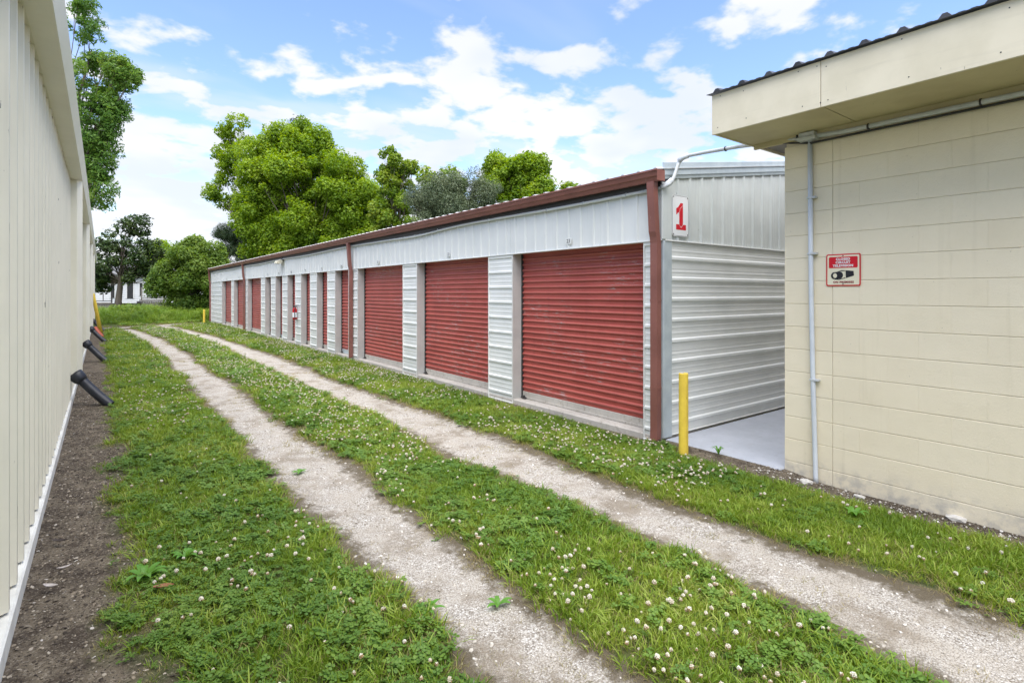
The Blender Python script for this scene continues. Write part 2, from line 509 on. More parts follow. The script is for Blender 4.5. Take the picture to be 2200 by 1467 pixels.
# ------------------------------------------------------------------ mesh helpers
class MB:
    """Collects shapes; build() links them as one mesh object."""

    def __init__(s):
        s.v, s.f, s.m, s.mi, s.sm = [], [], [], 0, []
        s.smooth = False

    def add(s, vs_, fs):
        o = len(s.v)
        s.v += [tuple(q) for q in vs_]
        for f in fs:
            s.f.append(tuple(i + o for i in f))
            s.m.append(s.mi)
            s.sm.append(s.smooth)
        return s

    def box(s, a, b):
        (x0, y0, z0), (x1, y1, z1) = a, b
        return s.add([(x0, y0, z0), (x1, y0, z0), (x1, y1, z0), (x0, y1, z0), (x0, y0, z1), (x1, y0, z1), (x1, y1, z1), (x0, y1, z1)],
                     [(3, 2, 1, 0), (4, 5, 6, 7), (0, 1, 5, 4), (1, 2, 6, 5), (2, 3, 7, 6), (3, 0, 4, 7)])

    def bbox(s, a, b, c=0.004):
        """box with all edges chamfered"""
        (x0, y0, z0), (x1, y1, z1) = a, b
        vs_ = []
        for x, dx in ((x0, c), (x1, -c)):
            for y, dy in ((y0, c), (y1, -c)):
                for z, dz in ((z0, c), (z1, -c)):
                    vs_ += [(x, y + dy, z + dz), (x + dx, y, z + dz), (x + dx, y + dy, z)]
        I = lambda ix, iy, iz, k: (ix * 4 + iy * 2 + iz) * 3 + k
        fs = [(I(0, 0, 0, 0), I(0, 0, 1, 0), I(0, 1, 1, 0), I(0, 1, 0, 0)), (I(1, 0, 0, 0), I(1, 1, 0, 0), I(1, 1, 1, 0), I(1, 0, 1, 0)),
              (I(0, 0, 0, 1), I(1, 0, 0, 1), I(1, 0, 1, 1), I(0, 0, 1, 1)), (I(0, 1, 0, 1), I(0, 1, 1, 1), I(1, 1, 1, 1), I(1, 1, 0, 1)),
              (I(0, 0, 0, 2), I(0, 1, 0, 2), I(1, 1, 0, 2), I(1, 0, 0, 2)), (I(0, 0, 1, 2), I(1, 0, 1, 2), I(1, 1, 1, 2), I(0, 1, 1, 2))]
        for a_ in (0, 1):
            for b_ in (0, 1):
                fs.append((I(a_, b_, 0, 0), I(a_, b_, 0, 1), I(a_, b_, 1, 1), I(a_, b_, 1, 0)))
                fs.append((I(a_, 0, b_, 0), I(a_, 0, b_, 2), I(a_, 1, b_, 2), I(a_, 1, b_, 0)))
                fs.append((I(0, a_, b_, 1), I(0, a_, b_, 2), I(1, a_, b_, 2), I(1, a_, b_, 1)))
        for ix in (0, 1):
            for iy in (0, 1):
                for iz in (0, 1):
                    fs.append((I(ix, iy, iz, 0), I(ix, iy, iz, 1), I(ix, iy, iz, 2)))
        return s.add(vs_, fs)

    def prism(s, poly, fa, fb):
        """closed polygon of 2D points; fa/fb map a 2D point to each end's 3D point"""
        n = len(poly)
        vs_ = [fa(*q) for q in poly] + [fb(*q) for q in poly]
        fs = [(i, (i + 1) % n, n + (i + 1) % n, n + i) for i in range(n)]
        fs += [tuple(range(n))[::-1], tuple(range(n, 2 * n))]
        return s.add(vs_, fs)

    def tube(s, pts, rad, sides=10, cap=True):
        pts = [Vector(q) for q in pts]
        if isinstance(rad, (int, float)):
            rad = [rad] * len(pts)
        vs_, fs = [], []
        up = None
        for i, q in enumerate(pts):
            d = (pts[min(i + 1, len(pts) - 1)] - pts[max(i - 1, 0)])
            d = d.normalized() if d.length > 1e-9 else Vector((0, 0, 1))
            if up is None:
                up = Vector((0, 0, 1)) if abs(d.z) < 0.9 else Vector((1, 0, 0))
            a = d.cross(up)
            a = a.normalized() if a.length > 1e-6 else d.orthogonal().normalized()
            b = a.cross(d).normalized()
            up = b
            for k in range(sides):
                t = 2 * PI * k / sides
                vs_.append(q + (a * math.cos(t) + b * math.sin(t)) * rad[i])
        for i in range(len(pts) - 1):
            for k in range(sides):
                k2 = (k + 1) % sides
                fs.append((i * sides + k, i * sides + k2, (i + 1) * sides + k2, (i + 1) * sides + k))
        if cap:
            fs.append(tuple(range(sides))[::-1])
            fs.append(tuple(range((len(pts) - 1) * sides, len(pts) * sides)))
        return s.add(vs_, fs)

    def build(s, name, mats, parent=None, loc=None):
        me = D.meshes.new(name)
        off = Vector(loc) if loc is not None else Vector((0, 0, 0))
        base = Vector((0, 0, 0))
        if parent is not None:
            p = parent
            while p is not None:
                base = base + p.location
                p = p.parent
        sh = base + off
        me.from_pydata([(x - sh.x, y - sh.y, z - sh.z) for x, y, z in s.v], [], s.f)
        if isinstance(mats, str):
            mats = [mats]
        for m in mats:
            me.materials.append(MATS[m])
        me.polygons.foreach_set('material_index', s.m)
        me.polygons.foreach_set('use_smooth', s.sm)
        fix_normals(me)
        o = D.objects.new(name, me)
        o.location = off
        o.parent = parent
        COL.objects.link(o)
        return o


import bmesh


def fix_normals(me):
    bm = bmesh.new()
    bm.from_mesh(me)
    bmesh.ops.recalc_face_normals(bm, faces=bm.faces)
    bm.to_mesh(me)
    bm.free()


def tag(o, label, cat, group=None):
    o['label'] = label
    o['category'] = cat
    if group:
        o['group'] = group
    return o


def kind(o, k, label=None, cat=None):
    o['kind'] = k
    if label:
        o['label'] = label
    if cat:
        o['category'] = cat
    return o


def thing(name, label, cat, loc=(0, 0, 0), group=None):
    o = D.objects.new(name, None)
    o.empty_display_size = 0.2
    o.location = loc
    COL.objects.link(o)
    return tag(o, label, cat, group)


def copy_of(o, parent, loc):
    c = o.copy()
    c.parent = parent
    c.location = loc
    COL.objects.link(c)
    return c


def quads_mesh(name, V, k, mat, parent=None, smooth=False):
    """V: (N,k,3) polygons, each an island"""
    N = V.shape[0]
    me = D.meshes.new(name)
    base = np.zeros(3)
    p = parent
    while p is not None:
        base += np.array(p.location)
        p = p.parent
    me.vertices.add(N * k)
    me.vertices.foreach_set('co', (V.reshape(-1, 3) - base).astype(np.float32).ravel())
    me.loops.add(N * k)
    me.loops.foreach_set('vertex_index', np.arange(N * k, dtype=np.int32))
    me.polygons.add(N)
    me.polygons.foreach_set('loop_start', np.arange(0, N * k, k, dtype=np.int32))
    me.polygons.foreach_set('loop_total', np.full(N, k, dtype=np.int32))
    me.materials.append(MATS[mat])
    me.update()
    me.validate()
    o = D.objects.new(name, me)
    o.parent = parent
    COL.objects.link(o)
    return o


def vnoise(x, y, scale, seed=0):
    """smooth value noise on arrays, 0..1"""
    x = np.asarray(x, float) * scale + seed * 17.3
    y = np.asarray(y, float) * scale + seed * 9.1
    xi, yi = np.floor(x).astype(np.int64), np.floor(y).astype(np.int64)
    fx, fy = x - xi, y - yi
    fx, fy = fx * fx * (3 - 2 * fx), fy * fy * (3 - 2 * fy)

    def h(a, b):
        n = (a * 374761393 + b * 668265263 + seed * 974711) & 0x7fffffff
        n = ((n ^ (n >> 13)) * 1274126177) & 0x7fffffff
        return ((n ^ (n >> 16)) & 0xffff) / 65535.0
    return (h(xi, yi) * (1 - fx) + h(xi + 1, yi) * fx) * (1 - fy) + (h(xi, yi + 1) * (1 - fx) + h(xi + 1, yi + 1) * fx) * fy


def fbm(x, y, scale, seed=0):
    return 0.5 * vnoise(x, y, scale, seed) + 0.3 * vnoise(x, y, scale * 2.3, seed + 1) + 0.2 * vnoise(x, y, scale * 5.1, seed + 2)


# ------------------------------------------------------------------ layout of the yard
XF = 4.89                # front of the storage row
Y_NEAR, Y_FAR = 3.73, 34.3
XW = -0.345              # foot of the cream metal wall
YC_ = 2.447
XB = 4.98                # face of the block wall


def bend(y):
    """how far the tracks swing to the left at the far end"""
    y = np.asarray(y, float)
    return -0.0052 * np.clip(y - 16.5, 0, 30) ** 2 * 0.8


def track_c(y, which):
    y = np.asarray(y, float)
    c, w = (1.535, 0.23) if which == 0 else (3.18, 0.27)
    wob = (vnoise(y, y * 0, 0.45, 3 + which) - 0.5) * 0.10
    return c + bend(y) * (1.0 if which == 0 else 0.95) + wob, w + (vnoise(y, y * 0, 0.7, 8 + which) - 0.5) * 0.10


def track_mask(x, y):
    """1 in the middle of a wheel track, 0 well outside"""
    m = np.zeros_like(np.asarray(x, float))
    edge = (fbm(x, y, 3.0, 31) - 0.5) * 0.95
    for k in (0, 1):
        c, w = track_c(y, k)
        d = np.abs(x - c) / np.maximum(w, 0.05)
        m = np.maximum(m, np.clip(1.75 - d + edge * 1.6, 0, 1))
    # cross path at the far end
    yc = 30.6 + 0.55 * x
    d = np.abs(y - yc) / 0.9
    m = np.maximum(m, np.clip(1.6 - d + edge * 2, 0, 1) * np.clip((5.2 - x) / 1.0, 0, 1) * np.clip((x + 3) / 0.5, 0, 1) * 0.9)
    return m


def ground_z(x, y):
    x = np.asarray(x, float)
    y = np.asarray(y, float)
    z = (fbm(x, y, 0.9, 5) - 0.5) * 0.035
    inside = (x > -0.6) & (x < 5.2) & (y < 36)
    z = np.where(inside, z, z * 2.0)
    z = z - 0.028 * np.clip(track_mask(x, y), 0, 1) * inside
    z = z - 0.03 * np.clip((x - 4.2) / 0.6, 0, 1)
    z = z - 0.02
    sl = np.clip((x - 4.62) / 0.2, 0, 1) * np.clip((y - 2.1) / 0.4, 0, 1) * np.clip((4.0 - y) / 0.3, 0, 1)
    return z * (1 - sl) - 0.004 * sl


def make_ground():
    xs = np.unique(np.concatenate([np.linspace(-0.6, 5.4, 91), -0.6 - np.geomspace(0.3, 260, 26), 5.4 + np.geomspace(0.3, 260, 26)]))
    ys = np.unique(np.concatenate([np.arange(-1.5, 9, 0.09), np.arange(9, 37, 0.3), 37 + np.geomspace(0.4, 400, 34), -1.5 - np.geomspace(0.3, 150, 20)]))
    X, Y = np.meshgrid(xs, ys)
    Z = ground_z(X, Y)
    far = np.clip((np.hypot(X, Y) - 60) / 60, 0, 1)
    Z = Z * (1 - far) - 0.02 * far
    nx, ny = len(xs), len(ys)
    V = np.stack([X, Y, Z], -1).reshape(-1, 3)
    idx = np.arange(nx * ny).reshape(ny, nx)
    Fq = np.stack([idx[:-1, :-1], idx[:-1, 1:], idx[1:, 1:], idx[1:, :-1]], -1).reshape(-1, 4)
    me = D.meshes.new('ground')
    me.vertices.add(len(V))
    me.vertices.foreach_set('co', V.astype(np.float32).ravel())
    me.loops.add(Fq.size)
    me.loops.foreach_set('vertex_index', Fq.astype(np.int32).ravel())
    me.polygons.add(len(Fq))
    me.polygons.foreach_set('loop_start', np.arange(0, Fq.size, 4, dtype=np.int32))
    me.polygons.foreach_set('loop_total', np.full(len(Fq), 4, dtype=np.int32))
    me.polygons.foreach_set('use_smooth', np.ones(len(Fq), bool))
    me.update()
    a = me.attributes.new('turf', 'FLOAT', 'POINT')
    lo = grass_prob(X, Y)
    lo = np.where((X < -0.6) | (X > 5.4) | (Y > 33), 1.0, lo)
    a.data.foreach_set('value', lo.astype(np.float32).ravel())
    me.materials.append(MATS['soil'])
    o = D.objects.new('ground', me)
    COL.objects.link(o)
    kind(o, 'structure')


def grass_prob(x, y):
    x = np.asarray(x, float)
    y = np.asarray(y, float)
    e = (fbm(x, y, 2.2, 11) - 0.5)
    e2 = (fbm(x, y, 7.0, 12) - 0.5)
    p = np.clip((x - 0.03 - e * 0.42 - e2 * 0.2) / 0.16, 0, 1)          # bare soil beside the cream wall
    p = p * np.clip(1.15 - 1.25 * track_mask(x, y), 0, 1)
    rim = np.where(y < Y_NEAR - 0.3, 4.72, 4.80) + e * 0.12 + e2 * 0.08
    p = p * np.clip((rim - x) / 0.1, 0, 1)
    return p


make_ground()


def make_track(which, name, y0, y1, step):
    ys = np.arange(y0, y1, step)
    nu = 15
    c, w = track_c(ys, which)
    us = np.linspace(-1.75, 1.75, nu)
    X = c[:, None] + us[None, :] * w[:, None]
    Y = np.repeat(ys[:, None], nu, 1)
    Z = ground_z(X, Y) + 0.006 + (fbm(X, Y, 9, 41) - 0.5) * 0.008
    Z -= 0.02 * np.clip(np.abs(us)[None, :] - 1.45, 0, 1) / 0.3
    V = np.stack([X, Y, Z], -1).reshape(-1, 3)
    idx = np.arange(V.shape[0]).reshape(len(ys), nu)
    Fq = np.stack([idx[:-1, :-1], idx[:-1, 1:], idx[1:, 1:], idx[1:, :-1]], -1).reshape(-1, 4)
    me = D.meshes.new(name)
    me.from_pydata(V.tolist(), [], Fq.tolist())
    me.polygons.foreach_set('use_smooth', np.ones(len(Fq), bool))
    a = me.attributes.new('rim', 'FLOAT', 'POINT')
    a.data.foreach_set('value', np.repeat((np.abs(us) / 1.75)[None, :], len(ys), 0).astype(np.float32).ravel())
    me.materials.append(MATS['gravel'])
    o = D.objects.new(name, me)
    COL.objects.link(o)
    return kind(o, 'structure')


make_track(0, 'gravel_track', -1.2, 29.6, 0.08)
make_track(1, 'gravel_track', -1.2, 31.5, 0.08)


def make_cross_path():
    xs = np.arange(-3.0, 4.8, 0.12)
    us = np.linspace(-1, 1, 11)
    X = np.repeat(xs[:, None], 11, 1)
    Y = 30.6 + 0.55 * X + us[None, :] * (0.95 + 0.25 * (vnoise(xs, xs * 0, 0.8, 4)[:, None] - 0.5))
    Z = ground_z(X, Y) + 0.011
    V = np.stack([X, Y, Z], -1).reshape(-1, 3)
    idx = np.arange(V.shape[0]).reshape(len(xs), 11)
    Fq = np.stack([idx[:-1, :-1], idx[:-1, 1:], idx[1:, 1:], idx[1:, :-1]], -1).reshape(-1, 4)
    me = D.meshes.new('gravel_path')
    me.from_pydata(V.tolist(), [], Fq.tolist())
    a = me.attributes.new('rim', 'FLOAT', 'POINT')
    a.data.foreach_set('value', np.repeat(np.abs(us)[None, :], len(xs), 0).astype(np.float32).ravel())
    me.materials.append(MATS['gravel'])
    o = D.objects.new('gravel_path', me)
    COL.objects.link(o)
    kind(o, 'structure')


make_cross_path()

mb = MB()
mb.bbox((4.90, YC_ + 0.002, -0.2), (14.0, Y_NEAR - 0.024, 0.004), 0.012)
kind(mb.build('passage_pavement', 'floor_paint'), 'structure')


# ------------------------------------------------------------------ ribbed sheet profiles
def rib_profile(width, spacing, h, wb, wt, first, minor=0.0035, mw=0.03):
    """front outline of a ribbed sheet: list of (s, n)"""
    pts = [(0.0, 0.0)]
    s0 = first
    while s0 < width + 1e-6:
        for q, n in ((s0 - wb / 2, 0), (s0 - wt / 2, h), (s0 + wt / 2, h), (s0 + wb / 2, 0)):
            if 0 <= q <= width and q > pts[-1][0] + 1e-5:
                pts.append((q, n))
        if minor:
            for fr in (0.36, 0.64):
                c = s0 + spacing * fr
                for q, n in ((c - mw / 2, 0), (c - mw / 4, minor), (c + mw / 4, minor), (c + mw / 2, 0)):
                    if 0 <= q <= width and q > pts[-1][0] + 1e-5:
                        pts.append((q, n))
        s0 += spacing
    if pts[-1][0] < width - 1e-5:
        pts.append((width, pts[-1][1]))
    return pts


def solid_profile(pr, back=-0.008):
    return pr + [(pr[-1][0], back), (pr[0][0], back)]


SP = 0.2286

# ------------------------------------------------------------------ storage row
piers = [(3.73, 3.975), (6.42, 7.05), (9.48, 10.10), (12.53, 13.13), (14.09, 14.70), (15.60, 16.23), (17.12, 17.75),
         (18.64, 19.28), (20.17, 20.82), (21.69, 22.35), (24.75, 25.30), (27.70, 28.30), (30.77, 34.30)]
HB = 2.18                 # underside of the header panels
HT = 2.735
REC = 0.17
SLAB = 0.02

row = thing('storage_row', 'long white metal self storage building with red roll up doors', 'building', (XF, Y_NEAR, 0))

mb = MB()
mb.bbox((XF - 0.012, Y_NEAR + 0.006, -0.35), (14.2, Y_FAR - 0.006, SLAB), 0.012)
mb.build('slab', 'concrete', row)

# body behind the doors
mb = MB()
mb.box((XF + REC + 0.09, Y_NEAR + 0.05, SLAB), (14.0, Y_FAR - 0.05, 2.78))
mb.build('inner_wall', 'jamb_grey', row)

# header sheets
pr = solid_profile(rib_profile(0.9144, SP, 0.017, 0.05, 0.022, SP / 2, 0.0))
hdr = None
y = Y_NEAR + 0.004
i = 0
while y < Y_FAR - 0.01:
    wd = min(0.9124, Y_FAR - 0.004 - y)
    if hdr is None or wd < 0.9:
        p2 = pr if wd > 0.9 else solid_profile(rib_profile(wd, SP, 0.017, 0.05, 0.022, SP / 2, 0.0))
        mb = MB()
        mb.prism(p2, lambda s, n: (XF - 0.012 - n, y + s * 0.9975, HB), lambda s, n: (XF - 0.012 - n, y + s * 0.9975, HT))
        o = mb.build('header_panel', 'white_metal', row, loc=(0, y - Y_NEAR, 0))
        if hdr is None:
            hdr = o
    else:
        o = copy_of(hdr, row, (((i * 7) % 3 - 1) * 0.0012, y - Y_NEAR, 0))
    y += 0.9144
    i += 1
# drip trim below the header sheets
mb = MB()
mb.bbox((XF - 0.034, Y_NEAR - 0.012, HB - 0.016), (XF + 0.03, Y_FAR, HB - 0.001), 0.003)
mb.build('header_trim', 'white_siding', row)
# soffit panel over the recessed doors
mb = MB()
mb.box((XF + 0.0, Y_NEAR + 0.02, HB + 0.004), (XF + REC + 0.08, Y_FAR - 0.02, HB + 0.03))
mb.build('door_head', 'jamb_grey', row)

# pier fronts with horizontal ribs, flat jambs
for k, (ya, yb) in enumerate(piers):
    near_end = k == 0
    zs0, ztop = -0.02, HB - 0.018
    pr = solid_profile(rib_profile(ztop - zs0, SP, 0.016, 0.05, 0.024, 0.10, 0.0025), -0.01)
    y0, y1 = ya + (0.105 if near_end else 0.012), yb - 0.012
    if k == len(piers) - 1:
        y1 = yb - 0.09
    mb = MB()
    mb.prism(pr, lambda s, n: (XF - 0.004 - n, y0, zs0 + s), lambda s, n: (XF - 0.004 - n, y1, zs0 + s))
    mb.build('pier_siding', 'white_siding', row)
    # edge trims and sill
    mb = MB()
    for e in ((y1, y1 + 0.011), (y0 - 0.011, y0)):
        mb.bbox((XF - 0.026, e[0], zs0 - 0.012), (XF + 0.02, e[1], ztop), 0.002)
    mb.bbox((XF - 0.03, y0 - 0.011, zs0 - 0.03), (XF + 0.02, y1 + 0.011, zs0 - 0.012), 0.002)
    mb.build('pier_trim', 'white_siding', row)
    mb = MB()
    if not near_end:
        mb.bbox((XF - 0.022, ya - 0.006, SLAB), (XF + REC + 0.02, ya + 0.001, ztop + 0.01), 0.001)
    if k < len(piers) - 1:
        mb.bbox((XF - 0.022, yb - 0.001, SLAB), (XF + REC + 0.02, yb + 0.006, ztop + 0.01), 0.001)
    mb.build('door_jamb', 'jamb_grey', row)

# roll up doors
SLAT = 0.083
mb0 = MB()


def slat_mesh(width):
    mb = MB()
    # corrugation: deep flat, then a rounded crest
    pr = [(0.0, 0.0), (0.036, 0.001), (0.043, 0.006), (0.048, 0.0135), (0.055, 0.0185), (0.063, 0.0195), (0.071, 0.0175), (0.077, 0.011), (0.0805, 0.004), (0.0828, 0.0)]
    mb.prism(pr + [(0.0828, -0.006), (0.0, -0.006)], lambda s, n: (-n, 0, s), lambda s, n: (-n, width, s))
    me = D.meshes.new('slat')
    me.from_pydata(mb.v, [], mb.f)
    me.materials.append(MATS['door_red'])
    fix_normals(me)
    return me


slat_cache = {}
DX = XF + REC
for k in range(len(piers) - 1):
    ya, yb = piers[k][1] + 0.008, piers[k + 1][0] - 0.008
    w = yb - ya
    d = thing('roll_up_door', '', '', (DX - XF, ya - Y_NEAR, 0))
    for key in ('label', 'category'):
        del d[key]
    d.parent = row
    key = round(w, 2)
    if key not in slat_cache:
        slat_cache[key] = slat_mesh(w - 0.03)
    z0 = 0.125
    n = int((HB + 0.05 - z0) / SLAT)
    for j in range(n):
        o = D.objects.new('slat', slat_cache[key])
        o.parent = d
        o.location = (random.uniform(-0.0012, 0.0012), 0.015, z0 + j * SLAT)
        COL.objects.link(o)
    mb = MB()
    mb.bbox((DX - 0.014, ya + 0.012, SLAB + 0.008), (DX + 0.012, yb - 0.012, z0 - 0.002), 0.003)
    mb.bbox((DX - 0.024, ya + 0.012, SLAB + 0.004), (DX - 0.0145, yb - 0.012, SLAB + 0.03), 0.002)
    mb.build('bottom_bar', 'galv_trim' if k in (3, 7) else 'concrete', d)
    mb = MB()
    mb.box((DX - 0.03, yb - 0.02, SLAB), (DX + 0.03, yb, HB))
    mb.build('door_track', 'dark_metal', d)
    mb = MB()
    mb.box((DX - 0.03, ya, SLAB), (DX + 0.03, ya + 0.012, HB))
    mb.build('door_track', 'dark_metal', d)
    mb = MB()
    mb.bbox((DX - 0.07, yb - 0.13, SLAB + 0.012), (DX - 0.026, yb - 0.03, SLAB + 0.024), 0.002)
    mb.bbox((DX - 0.055, yb - 0.10, SLAB + 0.0245), (DX - 0.03, yb - 0.05, SLAB + 0.05), 0.004)
    mb.build('floor_bolt', 'dark_metal', d)
    mb = MB()
    zl = 0.86
    mb.bbox((DX - 0.034, ya + 0.025, zl), (DX - 0.021, ya + 0.055, zl + 0.10), 0.003)
    mb.bbox((DX - 0.05, ya + 0.03, zl + 0.02), (DX - 0.0345, ya + 0.05, zl + 0.055), 0.003)
    mb.build('latch', 'conduit_grey', d)

# gutter (box profile with rolled front lip) and downspouts
GY0, GY1 = Y_NEAR - 0.07, Y_FAR + 0.05
gp = [(4.83, 2.915), (4.83, 2.805), (4.745, 2.795), (4.728, 2.835), (4.715, 2.848), (4.700, 2.895), (4.690, 2.900), (4.690, 2.917), (4.704, 2.917), (4.716, 2.905),
      (4.728, 2.856), (4.748, 2.812), (4.818, 2.818), (4.818, 2.915)]
mb = MB()
mb.prism(gp, lambda x, z: (x, GY0, z), lambda x, z: (x, GY1, z))
mb.box((4.70, GY0 - 0.004, 2.797), (4.83, GY0 - 0.0005, 2.914))
mb.build('gutter', 'brown_gutter', row)
mb = MB()   # eave closure behind the gutter, its dark colour paints the shaded gap
mb.box((4.836, Y_NEAR - 0.02, HT - 0.005), (XF + 0.05, Y_FAR + 0.02, 2.93))
mb.build('eave_shade_board', 'shutter_dark', row)

for yd, zb in ((3.775, 0.005), (12.86, 0.02), (25.22, 0.02), (34.26, 0.0)):
    mb = MB()
    w2, d2 = 0.046, 0.036

    def seg(pts):
        vs_, fs = [], []
        for x, z, tilt in pts:
            for a, b in ((-d2, -w2), (d2, -w2), (d2, w2), (-d2, w2)):
                vs_.append((x + a * math.cos(tilt), yd + b, z + a * math.sin(tilt)))
        for q in range(len(pts) - 1):
            for e in range(4):
                fs.append((q * 4 + e, q * 4 + (e + 1) % 4, q * 4 + 4 + (e + 1) % 4, q * 4 + 4 + e))
        fs += [(0, 1, 2, 3), tuple(range(len(pts) * 4 - 4, len(pts) * 4))]
        mb.add(vs_, fs)
    seg([(4.765, 2.80, 0), (4.766, 2.74, -0.04), (4.80, 2.26, -0.04), (4.818, 2.19, -0.25), (4.827, 2.14, 0), (4.827, 0.09, 0), (4.822, zb, 0.2)])
    for zz in (0.55, 1.5):
        mb.box((4.79, yd - w2 - 0.003, zz), (XF - 0.026, yd + w2 + 0.003, zz + 0.025))
    mb.build('downspout', 'brown_gutter', row)

# roof sheet with ribs
pr = solid_profile(rib_profile(Y_FAR - Y_NEAR + 0.14, SP, 0.018, 0.06, 0.026, 0.05, 0), -0.008)
mb = MB()
mb.prism(pr, lambda s, n: (4.745, Y_NEAR - 0.06 + s, 2.927 + n), lambda s, n: (9.5, Y_NEAR - 0.06 + s, 2.935 + 4.755 * 0.15 + n))
mb.prism(pr, lambda s, n: (14.3, Y_NEAR - 0.06 + s, 2.927 + n), lambda s, n: (9.502, Y_NEAR - 0.06 + s, 2.935 + 4.755 * 0.15 + n))
mb.build('roof', 'roof_pale', row)
rz = lambda x: 2.94 + (min(x, 19.0 - x) - 4.745) * 0.15

# gable: vertical sheets above, horizontal sheets below
x = XF + 0.135
while x < 13.9:
    wd = min(0.912, 14.0 - x)
    pr = solid_profile(rib_profile(wd, SP, 0.018, 0.06, 0.024, SP / 2, 0.0025))
    mb = MB()
    mb.prism(pr, lambda s, n: (x + s, Y_NEAR - 0.004 - n, HB), lambda s, n: (x + s, Y_NEAR - 0.004 - n, rz(x + s) - 0.06))
    mb.build('gable_panel', 'gable_metal', row)
    x += 0.9144
zb = 0.035
for q in range(3):
    hgt = min(0.912, HB - 0.02 - zb)
    pr = solid_profile(rib_profile(hgt, SP, 0.019, 0.055, 0.026, 0.115, 0.003), -0.01)
    mb = MB()
    mb.prism(pr, lambda s, n: (XF + 0.135, Y_NEAR - 0.004 - n, zb + s), lambda s, n: (13.9, Y_NEAR - 0.004 - n, zb + s))
    mb.build('siding_panel', 'white_siding', row)
    zb += 0.9144
mb = MB()
mb.bbox((XF + 0.02, Y_NEAR - 0.03, HB - 0.016), (14.0, Y_NEAR + 0.02, HB - 0.001), 0.002)
mb.bbox((XF + 0.137, Y_NEAR - 0.022, 0.024), (14.0, Y_NEAR + 0.02, 0.034), 0.002)
mb.build('gable_trim', 'white_siding', row)
# galvanised corner angle, below and above the header line
mb = MB()
mb.bbox((XF - 0.012, Y_NEAR - 0.022, SLAB - 0.01), (XF + 0.134, Y_NEAR + 0.10, HB - 0.018), 0.004)
mb.build('corner_trim', 'galv_trim', row)
mb = MB()
mb.bbox((XF - 0.034, Y_NEAR - 0.024, HB), (XF + 0.134, Y_NEAR + 0.002, 2.80), 0.004)
mb.build('corner_cap', 'gable_metal', row)
# rake trim: folded strip following the roof slope
mb = MB()
prof = [(-0.034, 0.055), (-0.046, 0.05), (-0.046, -0.085), (-0.034, -0.09), (-0.028, -0.125), (-0.02, -0.125), (-0.02, 0.055)]
mb.prism(prof, lambda a, b: (4.86, Y_NEAR + a, rz(4.86) + b), lambda a, b: (9.5, Y_NEAR + a, rz(9.5) + b))
mb.prism(prof, lambda a, b: (14.2, Y_NEAR + a, rz(14.2) + b), lambda a, b: (9.503, Y_NEAR + a, rz(9.497) + b))
mb.build('rake_trim', 'galv_trim', row)
# far end of the row
mb = MB()
mb.box((XF + 0.005, Y_FAR - 0.06, SLAB), (14.0, Y_FAR - 0.004, 2.86))
mb.build('end_wall', 'white_siding', row)


def text_part(txt, size, mat, parent, origin, right, up, bold=0.0, spacing=1.0, depth=0.0012, name='lettering'):
    """flat lettering as real thin geometry; origin is the text's centre"""
    cu = D.curves.new('txt', 'FONT')
    cu.body = txt
    cu.size = size
    cu.align_x = 'CENTER'
    cu.align_y = 'CENTER'
    cu.offset = bold
    cu.space_character = spacing
    cu.extrude = depth
    cu.resolution_u = 3
    tmp = D.objects.new('txt', cu)
    COL.objects.link(tmp)
    dg = bpy.context.evaluated_depsgraph_get()
    me = D.meshes.new_from_object(tmp.evaluated_get(dg))
    D.objects.remove(tmp)
    D.curves.remove(cu)
    r, u = Vector(right).normalized(), Vector(up).normalized()
    nrm = r.cross(u)
    M = Matrix((r, u, nrm)).transposed().to_4x4()
    base = Vector((0, 0, 0))
    p = parent
    while p is not None:
        base = base + p.location
        p = p.parent
    M.translation = Vector(origin) - base
    me.transform(M)
    me.materials.clear()
    me.materials.append(MATS[mat])
    o = D.objects.new(name, me)
    o.parent = parent
    COL.objects.link(o)
    return o


# unit number plates on the header
for k in range(len(piers) - 1):
    yc = (piers[k][1] + piers[k + 1][0]) / 2
    mb = MB()
    mb.bbox((XF - 0.0325, yc - 0.055, HB + 0.05), (XF - 0.0295, yc + 0.055, HB + 0.13), 0.0008)
    pl = mb.build('number_plate', 'white_siding', row)
    text_part(str(23 - k), 0.07, 'shutter_dark', pl, (XF - 0.0335, yc, HB + 0.09), (0, -1, 0), (0, 0, 1), 0.0, name='number')

# ------------------------------------------------------------------ number one sign on the gable
sx0, sx1, sz0, sz1 = 5.015, 5.32, 2.225, 2.685
sy = Y_NEAR - 0.026
one = thing('number_sign', 'white rectangular sign with large red number 1 on building corner', 'sign', (sx0, sy, sz0))


def rrect(x0, x1, z0, z1, r, n=5):
    out = []
    for cx, cz, a0 in ((x1 - r, z1 - r, 0), (x0 + r, z1 - r, 90), (x0 + r, z0 + r, 180), (x1 - r, z0 + r, 270)):
        for q in range(n + 1):
            a = R(a0 + 90 * q / n)
            out.append((cx + r * math.cos(a), cz + r * math.sin(a)))
    return out


def plate_y(poly, yf, yb):
    mb = MB()
    mb.prism(poly, lambda a, b: (a, yf, b), lambda a, b: (a, yb, b))
    return mb


plate_y(rrect(sx0, sx1, sz0, sz1, 0.035), sy - 0.003, sy).build('plate', 'sign_white', one)


def ring_y(outer, inner, yf, yb):
    mb = MB()
    n = len(outer)
    vs_ = [(a, yf, b) for a, b in outer] + [(a, yf, b) for a, b in inner] + [(a, yb, b) for a, b in outer] + [(a, yb, b) for a, b in inner]
    fs = []
    for q in range(n):
        r_ = (q + 1) % n
        fs += [(q, r_, n + r_, n + q), (2 * n + q, 3 * n + q, 3 * n + r_, 2 * n + r_), (q, 2 * n + q, 2 * n + r_, r_), (n + q, n + r_, 3 * n + r_, 3 * n + q)]
    return mb.add(vs_, fs)


